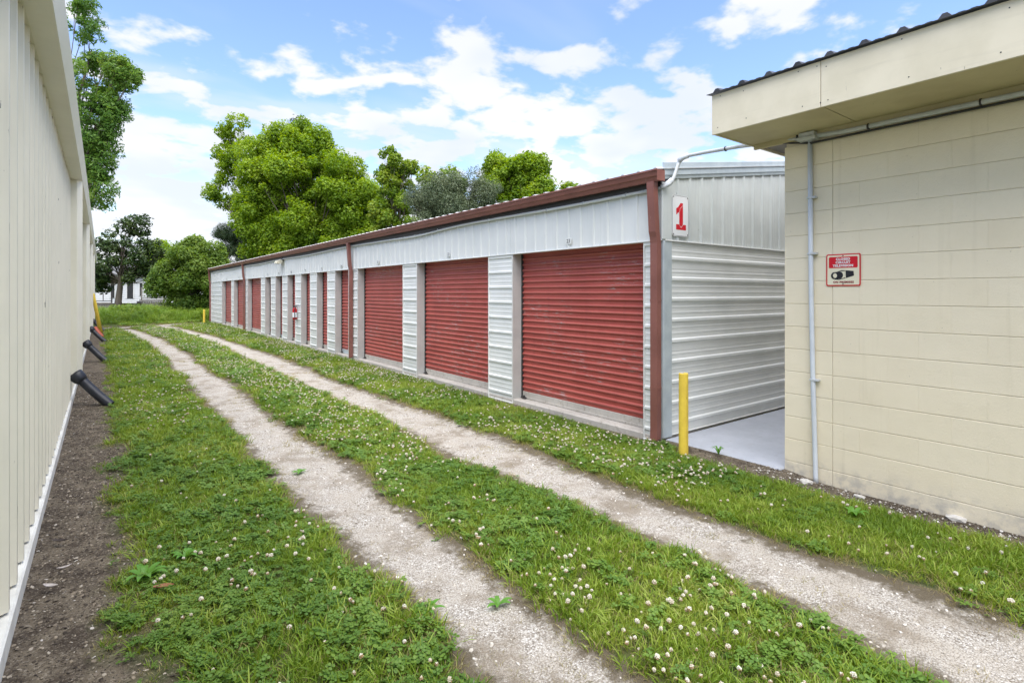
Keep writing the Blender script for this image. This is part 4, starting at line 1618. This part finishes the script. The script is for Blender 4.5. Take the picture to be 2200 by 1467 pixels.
tree('magnolia_tree', 'dark glossy magnolia tree with visible trunk before the white house', 43, 254,
     [(270, 515, 56, 36, 2), (228, 550, 44, 38, 1.8), (318, 550, 40, 40, 1.6), (262, 580, 70, 26, 2.4), (218, 598, 30, 20, 1.2), (326, 592, 26, 22, 1), (288, 486, 30, 22, .8)],
     0.25, 'tree_dark', 15000, 0.42, 0.28, 12, 120, 0.45, lim=0.42, gap=0.38, twigs=1)
tree('bushy_tree', 'low dense green tree with drooping branches beside far bollard', 36.5, 412,
     [(415, 575, 62, 48, 3), (380, 600, 48, 40, 1.6), (455, 570, 36, 40, 1.4), (410, 540, 46, 26, 1.2), (388, 630, 40, 28, 1.4), (440, 620, 42, 44, 1.6), (410, 655, 44, 22, 1), (350, 596, 28, 18, .6)],
     0.16, 'tree_mid', 70000, 0.48, 0.13, 13, 150, 0.55, gap=0.06, droop=0.6, shell=0.35)
tree('background_tree', 'lighter green tree partly hidden between magnolia and bushy tree', 70, 345,
     [(345, 545, 28, 26, 1.2), (350, 585, 36, 34, 1.2), (345, 625, 40, 34, 1)], 0.3, 'tree_bright', 14000, 1.1, 0.25, 14, 30, 0.6)
# far tree belt either side of the gap, seen only as a mass
def tree_belt():
    rg = np.random.default_rng(77)
    P = []
    for k in range(46):
        a = R(-62 + 150 * k / 45)
        r_ = 118 + rg.random() * 30
        c = np.array([math.sin(a) * r_, math.cos(a) * r_, 0])
        h = 4 + rg.random() * 4
        n = 900
        v = rg.normal(size=(n, 3))
        v /= np.linalg.norm(v, axis=1)[:, None]
        p = c + v * np.array([6.5, 6.5, h * 0.55]) * (0.6 + 0.4 * rg.random(n))[:, None] * (0.8 + .4 * vnoise(v[:, 0] * 2, v[:, 2] * 2 + v[:, 1], 1.5, k))[:, None] + np.array([0, 0, h * 0.5])
        P.append(p[p[:, 2] > -0.2])
    C = np.concatenate(P)
    n = len(C)
    nm = rg.normal(size=(n, 3)) + np.array([0, 0, 0.8])
    nm /= np.linalg.norm(nm, axis=1)[:, None]
    t = np.cross(nm, rg.normal(size=(n, 3)))
    t /= np.linalg.norm(t, axis=1)[:, None]
    s = np.cross(nm, t)
    L = 0.9 * (0.6 + 0.8 * rg.random(n))[:, None]
    q = np.stack([C - t * L * .5, C + s * L * .35, C + t * L * .5, C - s * L * .35], 1)
    o = quads_mesh('tree_belt', q, 4, 'tree_mid')
    kind(o, 'stuff', 'far off belt of green woodland along the horizon', 'trees')


tree_belt()

# ------------------------------------------------------------------ white house and decks far behind
hs = thing('white_house', 'low white house with dark shutter behind the magnolia tree', 'house', (2.0, 62.0, 0))
mb = MB()
HX0, HX1, HY = -6.0, 9.5, 62.0
nb = 13
for q in range(nb):
    z = 0.62 + q * 0.2
    mb.prism([(0, 0), (-0.03, 0), (-0.006, 0.198), (0, 0.198)], lambda a, b: (HX0, HY + a, z + b), lambda a, b: (HX1, HY + a, z + b))
mb.box((HX0, HY + 0.001, 0.6), (HX1, HY + 7, 3.25))
mb.build('wall', 'house_white', hs)
mb = MB()
mb.box((HX0 + 0.1, HY + 0.05, -0.1), (HX1 - 0.1, HY + 6.9, 0.6))
mb.build('skirting', 'house_dark', hs)
mb = MB()
mb.prism([(-0.45, 3.25), (3.5, 4.4), (7.45, 3.25), (7.45, 3.15), (-0.45, 3.15)], lambda a, b: (HX0 - 0.3, HY + a, b), lambda a, b: (HX1 + 0.3, HY + a, b))
mb.build('roof', 'house_roof', hs)


def house_x(px, Y):
    r = pxy(px, HOR, 1.0)
    return r[0] / r[1] * Y


for pa, pb, z0, z1, m, nm in ((273, 286, 1.05, 2.75, 'shutter_dark', 'door'), (238, 246, 1.1, 2.5, 'shutter_dark', 'window'), (300, 306, 1.3, 2.5, 'shutter_dark', 'window')):
    xa, xb = house_x(pa, HY), house_x(pb, HY)
    mb = MB()
    mb.bbox((xa, HY - 0.06, z0), (xb, HY - 0.032, z1), 0.006)
    w = mb.build(nm, m, hs)
    mb = MB()
    mb.box((xa - 0.07, HY - 0.07, z1 + 0.001), (xb + 0.07, HY - 0.032, z1 + 0.09))
    mb.box((xa - 0.07, HY - 0.07, z0), (xa - 0.001, HY - 0.032, z1))
    mb.box((xb + 0.001, HY - 0.07, z0), (xb + 0.07, HY - 0.032, z1))
    mb.build('frame', 'sign_white', w)


def deck(px0, px1, Y, z_top, label, skirt, rail):
    x0, x1 = house_x(px0, Y), house_x(px1, Y)
    o = thing('wooden_deck', label, 'deck', ((x0 + x1) / 2, Y, 0), 'decks in front of the white house')
    n = int((x1 - x0) / 0.16)
    wd = (x1 - x0) / n
    for q in range(n):
        mb = MB()
        mb.box((x0 + q * wd + 0.008, Y, -0.1), (x0 + (q + 1) * wd - 0.008, Y + 0.03, z_top - 0.13 - 0.02 * random.random()))
        mb.build('skirt_board', skirt, o)
    mb = MB()
    mb.box((x0 - 0.05, Y - 0.03, z_top - 0.12), (x1 + 0.05, Y + 2.4, z_top))
    mb.build('floor_board', skirt, o)
    for zz in (z_top + 0.12, z_top + 0.98):
        mb = MB()
        mb.box((x0, Y, zz), (x1, Y + 0.05, zz + 0.07))
        mb.build('rail', rail, o)
    nb_ = int((x1 - x0) / 0.42)
    for q in range(nb_ + 1):
        xx = x0 + (x1 - x0) * q / nb_
        w = 0.055 if q in (0, nb_) else 0.03
        mb = MB()
        mb.box((xx - w, Y - 0.012, z_top + (0 if q in (0, nb_) else .191)), (xx + w, Y + 0.062, z_top + (1.12 if q in (0, nb_) else 0.979)))
        mb.build('post' if q in (0, nb_) else 'baluster', rail, o)
    return o


deck(203, 240, 58.5, 0.72, 'low dark railed deck at the left of the white house', 'deck_wood', 'deck_dark')
d2 = deck(304, 352, 58.5, 0.95, 'grey board deck with pale railing right of the magnolia trunk', 'deck_wood', 'deck_wood')
for q in range(4):
    xa = house_x(304, 58.5) - 0.3 * (q + 1)
    mb = MB()
    mb.box((xa, 58.5, 0.80 - 0.2 * q - 0.14), (xa + 0.31, 59.9, 0.80 - 0.2 * q))
    mb.build('step', 'deck_dark', d2)

# ------------------------------------------------------------------ scattered ground cover
SRC = D.collections.new('ground_cover_sources')


def src_object(name, V, Fs, mats, mi=None):
    me = D.meshes.new(name)
    me.from_pydata(V, [], Fs)
    for m in mats:
        me.materials.append(MATS[m])
    if mi:
        me.polygons.foreach_set('material_index', mi)
    o = D.objects.new(name, me)
    return o


def blade_tuft(seed, n, rad, lmin, lmax, w, mat, lean=0.55):
    rg = random.Random(seed)
    V, Fs = [], []
    for _ in range(n):
        a = rg.uniform(0, 2 * PI)
        r_ = rad * math.sqrt(rg.random())
        bx_, by_ = r_ * math.cos(a), r_ * math.sin(a)
        L = rg.uniform(lmin, lmax)
        da = a + rg.uniform(-1.2, 1.2)
        ln = rg.uniform(0.1, 1.0) * lean
        tw = rg.uniform(0, 2 * PI)
        wx, wy = math.cos(tw) * w / 2 * rg.uniform(0.7, 1.3), math.sin(tw) * w / 2
        o = len(V)
        for f, ww in ((0, 0.8), (0.4, 1.0), (0.75, 0.65)):
            out = L * ln * (f ** 1.7) * 1.35
            up = L * (f - 0.42 * ln * f * f)
            cx_, cy_ = bx_ + math.cos(da) * out, by_ + math.sin(da) * out
            V += [(cx_ - wx * ww, cy_ - wy * ww, up - 0.004), (cx_ + wx * ww, cy_ + wy * ww, up - 0.004)]
        out = L * ln * 1.35
        V.append((bx_ + math.cos(da) * out, by_ + math.sin(da) * out, L * (1 - 0.5 * ln) - 0.004))
        Fs += [(o, o + 1, o + 3, o + 2), (o + 2, o + 3, o + 5, o + 4), (o + 4, o + 5, o + 6)]
    return V, Fs


def clover_clump(seed, n, rad, mat):
    rg = random.Random(seed)
    V, Fs = [], []
    for _ in range(n):
        a = rg.uniform(0, 2 * PI)
        r_ = rad * math.sqrt(rg.random())
        x, y, z = r_ * math.cos(a), r_ * math.sin(a), rg.uniform(0.018, 0.05)
        tx, ty = rg.uniform(-0.35, 0.35), rg.uniform(-0.35, 0.35)
        s = rg.uniform(0.007, 0.0115)
        a0 = rg.uniform(0, 2 * PI)
        for l in range(3):
            b = a0 + l * 2 * PI / 3
            o = len(V)
            for (f, g) in ((0.05, 0), (0.75, 0.62), (1.35, 0.55), (1.5, 0), (1.35, -0.55), (0.75, -0.62)):
                px_ = x + s * (f * math.cos(b) - g * math.sin(b))
                py_ = y + s * (f * math.sin(b) + g * math.cos(b))
                V.append((px_, py_, z + (px_ - x) * tx + (py_ - y) * ty + abs(g) * s * 0.25))
            Fs.append(tuple(range(o, o + 6)))
    return V, Fs


def flower_geo(seed, r=0.0105, stem=0.06):
    """clover head: tight ball of small florets, browning below, on a thin stem; base at z = 0"""
    rg = random.Random(seed)
    V, Fs, mi = [], [], []
    n = 26
    for q in range(n):
        f = (q + 0.5) / n
        ph = math.acos(1 - 1.75 * f)
        th = q * 2.39996
        d = Vector((math.sin(ph) * math.cos(th), math.sin(ph) * math.sin(th), math.cos(ph)))
        a = d.orthogonal().normalized()
        b = d.cross(a)
        k = r * rg.uniform(0.85, 1.2)
        wdt = r * 0.30
        o = len(V)
        tip = d * k + Vector((0, 0, stem))
        ba = d * k * 0.30 + Vector((0, 0, stem))
        for u, w in ((1, 0), (-0.5, 0.87), (-0.5, -0.87)):
            V.append(tuple(ba + a * wdt * u * 0.5 + b * wdt * w * 0.5))
        for u, w in ((1, 0), (-0.5, 0.87), (-0.5, -0.87)):
            V.append(tuple(tip + a * wdt * u + b * wdt * w))
        Fs += [(o, o + 1, o + 4, o + 3), (o + 1, o + 2, o + 5, o + 4), (o + 2, o, o + 3, o + 5), (o + 3, o + 4, o + 5)]
        m = 1 if f > (0.80, 0.70, 0.30)[seed % 3] + rg.uniform(-0.15, 0.15) else 0
        mi += [m] * 4
    o = len(V)
    for zz in (-0.01, stem):
        for q in range(3):
            V.append((0.0011 * math.cos(q * 2.1), 0.0011 * math.sin(q * 2.1), zz))
    for q in range(3):
        Fs.append((o + q, o + (q + 1) % 3, o + 3 + (q + 1) % 3, o + 3 + q))
        mi.append(2)
    return V, Fs, mi


def rock_geo(seed, flat=0.6):
    rg = random.Random(seed)
    bm = bmesh.new()
    bmesh.ops.create_icosphere(bm, subdivisions=1, radius=1.0)
    for v in bm.verts:
        v.co *= rg.uniform(0.72, 1.2)
        v.co.z *= flat
    V = [tuple(v.co) for v in bm.verts]
    Fs = [tuple(v.index for v in f.verts) for f in bm.faces]
    bm.free()
    return V, Fs


def scatter(name, srcs, P, rotz, tilt, scl, idx, label, cat):
    """one object of uncountable ground cover, instanced on its own points"""
    col = D.collections.new(name + '_sources')
    for i_, o in enumerate(srcs):
        o.name = '%s_%02d' % (name, i_)
        col.objects.link(o)
    me = D.meshes.new(name)
    n = len(P)
    me.vertices.add(n)
    me.vertices.foreach_set('co', P.astype(np.float32).ravel())
    a = me.attributes.new('rot', 'FLOAT_VECTOR', 'POINT')
    rot = np.stack([tilt[:, 0], tilt[:, 1], rotz], 1)
    a.data.foreach_set('vector', rot.astype(np.float32).ravel())
    a = me.attributes.new('scl', 'FLOAT', 'POINT')
    a.data.foreach_set('value', scl.astype(np.float32))
    a = me.attributes.new('pick', 'INT', 'POINT')
    a.data.foreach_set('value', idx.astype(np.int32))
    o = D.objects.new(name, me)
    COL.objects.link(o)
    kind(o, 'stuff', label, cat)
    ng = D.node_groups.new(name, 'GeometryNodeTree')
    ng.interface.new_socket('Geometry', in_out='INPUT', socket_type='NodeSocketGeometry')
    ng.interface.new_socket('Geometry', in_out='OUTPUT', socket_type='NodeSocketGeometry')
    N = ng.nodes.new
    gi, go = N('NodeGroupInput'), N('NodeGroupOutput')
    ci = N('GeometryNodeCollectionInfo')
    ci.inputs['Collection'].default_value = col
    ci.inputs['Separate Children'].default_value = True
    ci.inputs['Reset Children'].default_value = True
    ip = N('GeometryNodeInstanceOnPoints')
    ip.inputs['Pick Instance'].default_value = True

    def na(nm, ty):
        q = N('GeometryNodeInputNamedAttribute')
        q.data_type = ty
        q.inputs['Name'].default_value = nm
        return q.outputs['Attribute']
    l = ng.links.new
    l(gi.outputs[0], ip.inputs['Points'])
    l(ci.outputs[0], ip.inputs['Instance'])
    l(na('pick', 'INT'), ip.inputs['Instance Index'])
    er = N('FunctionNodeEulerToRotation')
    l(na('rot', 'FLOAT_VECTOR'), er.inputs[0])
    l(er.outputs[0], ip.inputs['Rotation'])
    l(na('scl', 'FLOAT'), ip.inputs['Scale'])
    l(ip.outputs[0], go.inputs[0])
    md = o.modifiers.new('scatter', 'NODES')
    md.node_group = ng
    return o


def jitter_grid(x0, x1, y0, y1, dens):
    n = int((x1 - x0) * (y1 - y0) * dens)
    return RNG.uniform(x0, x1, n), RNG.uniform(y0, y1, n)


# zones: nearer ground carries finer, denser cover
zones = [(-0.4, 4.9, -0.6, 5.0, 1500, 1.0), (-0.4, 4.9, 5.0, 10.0, 850, 1.2), (-0.4, 4.9, 10.0, 18.0, 380, 1.6), (-0.9, 4.95, 18.0, 36.5, 150, 2.2)]
gx, gy, gs = [], [], []
for (x0, x1, y0, y1, dn, sc) in zones:
    x_, y_ = jitter_grid(x0, x1, y0, y1, dn)
    gx.append(x_)
    gy.append(y_)
    gs.append(np.full(len(x_), sc))
gx, gy, gs = map(np.concatenate, (gx, gy, gs))
prob = grass_prob(gx, gy)
# sparse tufts creep into the tracks
prob = np.maximum(prob * 0.98, 0.20 * (fbm(gx, gy, 2.6, 55) > 0.61) * (gx > 0.05) * (gx < 4.6))
keep = RNG.random(len(gx)) < prob
gx, gy, gs, prob = gx[keep], gy[keep], gs[keep], prob[keep]
gz = ground_z(gx, gy)
patch = fbm(gx, gy, 1.1, 61)
clov = fbm(gx, gy, 1.6, 71) + np.where((gx > 1.9) & (gx < 2.8), 0.10, 0.0) - 0.10 * (gx > 3.6) * (gy < 3.0)
tm = track_mask(gx, gy)
r_ = RNG.random(len(gx))
pick = np.where(clov + (r_ - 0.5) * 0.75 > 0.72, 5 + (r_ * 97 % 1 * 2).astype(int), (r_ * 51 % 1 * 4).astype(int))
dry = (r_ * 31 % 1) < (0.13 + 0.45 * np.clip((prob < 0.75), 0, 1) + 0.5 * np.clip(tm, 0, 1) + 0.16 * (patch > 0.55))
pick = np.where(dry, 4, pick)
hs_ = gs * (0.50 + 0.75 * RNG.random(len(gx)) ** 1.5) * (0.7 + 0.75 * patch) * np.where(prob < 0.6, 0.62, 1.0)
srcs = [src_object('t', *blade_tuft(100 + q, 14, 0.034, 0.028, 0.078, 0.0046, 0, 0.62 + 0.12 * q), ['grass_blade']) for q in range(4)]
srcs.append(src_object('t', *blade_tuft(120, 13, 0.035, 0.018, 0.05, 0.0032, 0, 0.9), ['grass_dry']))
srcs += [src_object('t', *clover_clump(130 + q, 11, 0.04, 0), ['clover_leaf']) for q in range(2)]
n = len(gx)
scatter('lawn_grass', srcs, np.stack([gx, gy, gz], 1), RNG.uniform(0, 2 * PI, n), RNG.normal(0, 0.12, (n, 2)), hs_, pick,
        'short green lawn grass and clover between the buildings', 'grass')
print('grass instances', n)

# clover flowers: the nearest ones as things, the rest as ground cover
fx_, fy_ = jitter_grid(0.2, 4.75, 0.4, 33.0, 190)
dens = np.clip((fbm(fx_, fy_, 0.85, 91) - 0.38) / 0.14, 0, 1) * np.clip((fbm(fx_, fy_, 4.0, 93) - 0.30) / 0.22, 0, 1) * 1.0 + 0.08
dens *= np.where(fx_ < 1.3, 0.30 + 0.28 * np.clip((fx_ - 0.3), 0, 1), 1.0)
dens *= np.where((fx_ > 1.7) & (fx_ < 2.95), 1.15, 1.0)
dens *= np.where((fx_ > 3.5) & (fy_ < 2.6), 0.18, 1.0)
dens *= np.where((fx_ < 1.3) & (fy_ < 3.2), 0.6, 1.0)
keep = (RNG.random(len(fx_)) < dens) & (grass_prob(fx_, fy_) > 0.8)
fx_, fy_ = fx_[keep], fy_[keep]
fz_ = ground_z(fx_, fy_)
dep = fx_ * math.sin(YAW) + fy_ * math.cos(YAW)
lat = fx_ * math.cos(YAW) - fy_ * math.sin(YAW)
upx = 1100 + F_PX * lat / np.maximum(dep, 0.05)
vpx = HOR + F_PX * (CAM_Z - 0.04) / np.maximum(dep, 0.05)
vis = (dep > 0.3) & (upx > 5) & (upx < 2195) & (vpx < 1462)
order = np.argsort(np.where(vis, dep, 1e9))
near = order[:300]
nearset = np.zeros(len(fx_), bool)
nearset[near] = True
fl_me = []
for q in range(6):
    V, Fs, mi = flower_geo(200 + q, 0.0098 + 0.0008 * (q % 3), 0.045 + 0.007 * q)
    me = D.meshes.new('clover_flower')
    me.from_pydata(V, [], Fs)
    for m in ('clover_petal', 'clover_old', 'stem_green'):
        me.materials.append(MATS[m])
    me.polygons.foreach_set('material_index', mi)
    fl_me.append(me)
for j in near:
    o = D.objects.new('clover_flower', fl_me[random.randrange(6)])
    o.location = (fx_[j], fy_[j], fz_[j])
    o.rotation_euler = (random.gauss(0, 0.22), random.gauss(0, 0.22), random.uniform(0, 6.28))
    s = random.choice((0.55, 0.7, 0.8, 0.85, 0.95, 1.05))
    o.scale = (s, s, s)
    COL.objects.link(o)
    tag(o, 'white clover flower head standing in the near lawn grass', 'flower', 'white clover flowers in the near lawn')
rest = ~nearset
fsrc = []
for q in range(4):
    V, Fs, mi = flower_geo(300 + q, 0.0105, 0.05 + 0.008 * q)
    fsrc.append(src_object('f', V, Fs, ['clover_petal', 'clover_old', 'stem_green'], mi))
n = int(rest.sum())
scatter('clover_flowers_far', fsrc, np.stack([fx_, fy_, fz_], 1)[rest], RNG.uniform(0, 6.28, n), RNG.normal(0, 0.2, (n, 2)), RNG.uniform(0.6, 1.1, n) * np.clip(0.85 + dep[rest] / 45, 0.95, 1.25), RNG.integers(0, 4, n),
        'white clover flowers dotted over the farther lawn', 'flowers')
print('flowers', len(fx_))

# pebbles on the tracks and by the block wall, chips on the bare soil
px_, py_ = jitter_grid(1.1, 4.95, -0.5, 9.0, 1500)
pm = track_mask(px_, py_)
wallg = np.clip((px_ - 4.66 - (fbm(px_, py_, 5, 14) - .5) * .12) / 0.08, 0, 1) * (py_ < 2.6)
keep = RNG.random(len(px_)) < np.maximum(np.clip(pm - 0.35, 0, 1) * (0.25 + 0.6 * fbm(px_, py_, 1.5, 15)), wallg * 0.9)
px_, py_ = px_[keep], py_[keep]
n = len(px_)
rocks = [src_object('r', *rock_geo(400 + q), ['pebble']) for q in range(4)]
sz = 0.002 + 0.010 * RNG.random(n) ** 5
scatter('loose_pebbles', rocks, np.stack([px_, py_, ground_z(px_, py_) + 0.008], 1), RNG.uniform(0, 6.28, n), RNG.normal(0, 0.4, (n, 2)), sz, RNG.integers(0, 4, n),
        'loose pale pebbles on the wheel tracks and wall foot', 'pebbles')
sx_, sy_ = jitter_grid(-0.34, 0.5, 0.0, 14.0, 3400)
keep = RNG.random(len(sx_)) < np.clip(1 - grass_prob(sx_, sy_), 0, 1)
s2x, s2y = jitter_grid(4.64, 5.0, -0.5, 3.6, 900)
sx_, sy_ = np.concatenate([sx_[keep], s2x]), np.concatenate([sy_[keep], s2y])
n = len(sx_)
chips = [src_object('c', *rock_geo(420 + q, 0.3), ['chip']) for q in range(3)]
for q in range(2):
    V, Fs = blade_tuft(440 + q, 5, 0.8, 1.2, 3.0, 0.25, 0, 1.0)
    V = [(x, y * 0.6, z * 0.15 + 0.1) for x, y, z in V]
    chips.append(src_object('c', V, Fs, ['chip']))
sz = 0.0035 + 0.009 * RNG.random(n) ** 2.2
scatter('soil_litter', chips, np.stack([sx_, sy_, ground_z(sx_, sy_) + 0.002], 1), RNG.uniform(0, 6.28, n), RNG.normal(0, 0.25, (n, 2)), sz, RNG.choice(5, n, p=[.14, .14, .14, .29, .29]),
        'dark crumbly soil litter along the wall foot', 'litter')

# tall weeds at the far end of the yard
wx_, wy_ = jitter_grid(-5.5, 9.0, 34.2, 57.0, 30)
ok = ~((wx_ > 4.6) & (wy_ < 34.6)) & (wy_ > 33.6 + 0.45 * wx_)
wx_, wy_ = wx_[ok], wy_[ok]
n = len(wx_)
ws = (0.45 + 0.75 * fbm(wx_, wy_, 0.35, 101)) * (0.7 + 0.6 * RNG.random(n)) * np.clip((wy_ - 33) / 4, 0.25, 1.0) * np.where(wy_ > 44, 0.48, 0.9)
wsrc = [src_object('w', *blade_tuft(500 + q, 22, 0.22, 0.35, 0.85, 0.035, 0, 0.7), ['weed_far']) for q in range(3)]


def leafy_weed(seed):
    rg = np.random.default_rng(seed)
    V, Fs = [], []
    for _ in range(70):
        h = rg.random() * 0.85
        a = rg.random() * 2 * PI
        r0 = 0.25 * (1 - h * 0.6) * rg.random() ** 0.5
        c = np.array([math.cos(a) * r0, math.sin(a) * r0, h])
        d = np.array([math.cos(a), math.sin(a), 0.3 - rg.random() * 0.5])
        s = np.array([-math.sin(a), math.cos(a), 0]) * 0.035
        o = len(V)
        for q in (c, c + d * 0.06 + s, c + d * 0.14, c + d * 0.06 - s):
            V.append(tuple(q))
        Fs.append((o, o + 1, o + 2, o + 3))
    return V, Fs


wsrc += [src_object('w', *leafy_weed(510 + q), ['weed_far']) for q in range(3)]
scatter('meadow_weeds', wsrc, np.stack([wx_, wy_, ground_z(wx_, wy_)], 1), RNG.uniform(0, 6.28, n), RNG.normal(0, 0.1, (n, 2)), ws, np.where(fbm(wx_, wy_, 0.5, 107) + RNG.normal(0, 0.12, n) > 0.47, RNG.integers(3, 6, n), RNG.integers(0, 3, n)),
        'tall bright green weeds across the far end of the yard', 'weeds')


# broad leaved rosettes and other single things on the ground
def rosette(x, y, n, L, w, lift, label, name='weed_plant', mat='weed_leaf', seed=0):
    rg = random.Random(seed)
    z = float(ground_z(x, y)) + 0.01
    root = thing(name, label, 'plant', (x, y, z))
    for q in range(n):
        a = 2 * PI * q / n + rg.uniform(-0.3, 0.3)
        l = L * rg.uniform(0.7, 1.15)
        mb = MB()
        V = []
        N = 6
        for i_ in range(N + 1):
            f = i_ / N
            r0 = l * f
            ww = w * math.sin(PI * min(1, f * 0.9 + 0.08)) ** 0.8 * (1 if i_ < N else 0.1)
            h = lift * math.sin(f * 2.2) + 0.004
            c = Vector((x + math.cos(a) * r0, y + math.sin(a) * r0, z + h))
            s = Vector((-math.sin(a), math.cos(a), 0)) * ww / 2
            V += [tuple(c - s + Vector((0, 0, ww * 0.2))), tuple(c), tuple(c + s + Vector((0, 0, ww * 0.2)))]
        Fs = []
        for i_ in range(N):
            for e in (0, 1):
                Fs.append((i_ * 3 + e, i_ * 3 + e + 1, i_ * 3 + 4 + e, i_ * 3 + 3 + e))
        mb.smooth = True
        mb.add(V, Fs)
        mb.build('leaf', mat, root)
    return root


rosette(1.66, 2.31, 6, 0.075, 0.026, 0.02, 'small flat green weed rosette alone on the near gravel track', seed=1)
rosette(1.31, 2.44, 8, 0.085, 0.024, 0.03, 'green weed rosette at the left rim of near gravel track', seed=2)
rosette(0.19, 3.65, 9, 0.12, 0.034, 0.05, 'light green leafy weed between bare soil and lawn at left', seed=3)
rosette(0.40, 3.78, 8, 0.085, 0.030, 0.04, 'pale broad leaved weed in the left lawn behind brown leaf', seed=4)
rosette(4.83, 3.02, 7, 0.07, 0.02, 0.07, 'tiny green weed growing at the edge of passage pavement', seed=5)
rosette(1.42, 5.05, 7, 0.07, 0.026, 0.02, 'small grey green weed at left rim of the track, farther back', seed=6)
rosette(4.30, 1.62, 7, 0.09, 0.03, 0.05, 'broad bright green weed in the lawn before the block wall', seed=8)


def curled_leaf(x, y, L, w, ang, mat, label, name='fallen_leaf', curl=0.35):
    z = float(ground_z(x, y)) + 0.035
    mb = MB()
    mb.smooth = True
    V, Fs = [], []
    N = 8
    for i_ in range(N + 1):
        f = i_ / N
        ww = w * math.sin(PI * (0.06 + 0.88 * f)) ** 0.9
        h = curl * L * (f - 0.5) ** 2
        for e in (-1, -0.5, 0, 0.5, 1):
            c = Vector((x + math.cos(ang) * L * (f - 0.5) - math.sin(ang) * ww * e / 2, y + math.sin(ang) * L * (f - 0.5) + math.cos(ang) * ww * e / 2, z + h + abs(e) ** 1.5 * ww * 0.28))
            V.append(tuple(c))
    for i_ in range(N):
        for e in range(4):
            a = i_ * 5 + e
            Fs.append((a, a + 1, a + 6, a + 5))
    n = len(V)
    V += [(a, b, c - 0.0012) for a, b, c in V]
    Fs += [tuple(q + n for q in f)[::-1] for f in Fs]
    mb.add(V, Fs)
    tag(mb.build(name, mat, loc=(x, y, z)), label, 'leaf')


curled_leaf(0.265, 3.45, 0.10, 0.042, -0.4, 'leaf_brown', 'curled brown fallen leaf on the grass edge at lower left')
curled_leaf(-0.22, 3.84, 0.085, 0.03, -0.75, 'leaf_pale', 'pale dry leaf on bare soil, nearer of two', curl=0.5)
curled_leaf(-0.17, 4.05, 0.07, 0.02, 0.2, 'leaf_pale', 'pale dry leaf on bare soil, farther of two', curl=0.6)
curled_leaf(-0.21, 4.50, 0.10, 0.026, -0.5, 'stick_dark', 'dark dried leaf curled on bare soil beside the cream wall', curl=0.5)
ROCKL = ('white stone at the foot of the thin white wall conduit', 'pale flat stone in the gravel below the block wall, second from the conduit', 'largest pale stone at the block wall foot near the right edge')
for q, (x, y, s) in enumerate(((4.86, 2.20, 0.05), (4.88, 1.80, 0.035), (4.95, 1.20, 0.055))):
    V, Fs = rock_geo(600 + q, 0.5)
    mb = MB()
    z = float(ground_z(x, y))
    mb.add([(x + a * s, y + b * s * 1.3, z + 0.01 + c * s) for a, b, c in V], Fs)
    tag(mb.build('stone', 'stone_white', loc=(x, y, z)), ROCKL[q], 'stone')
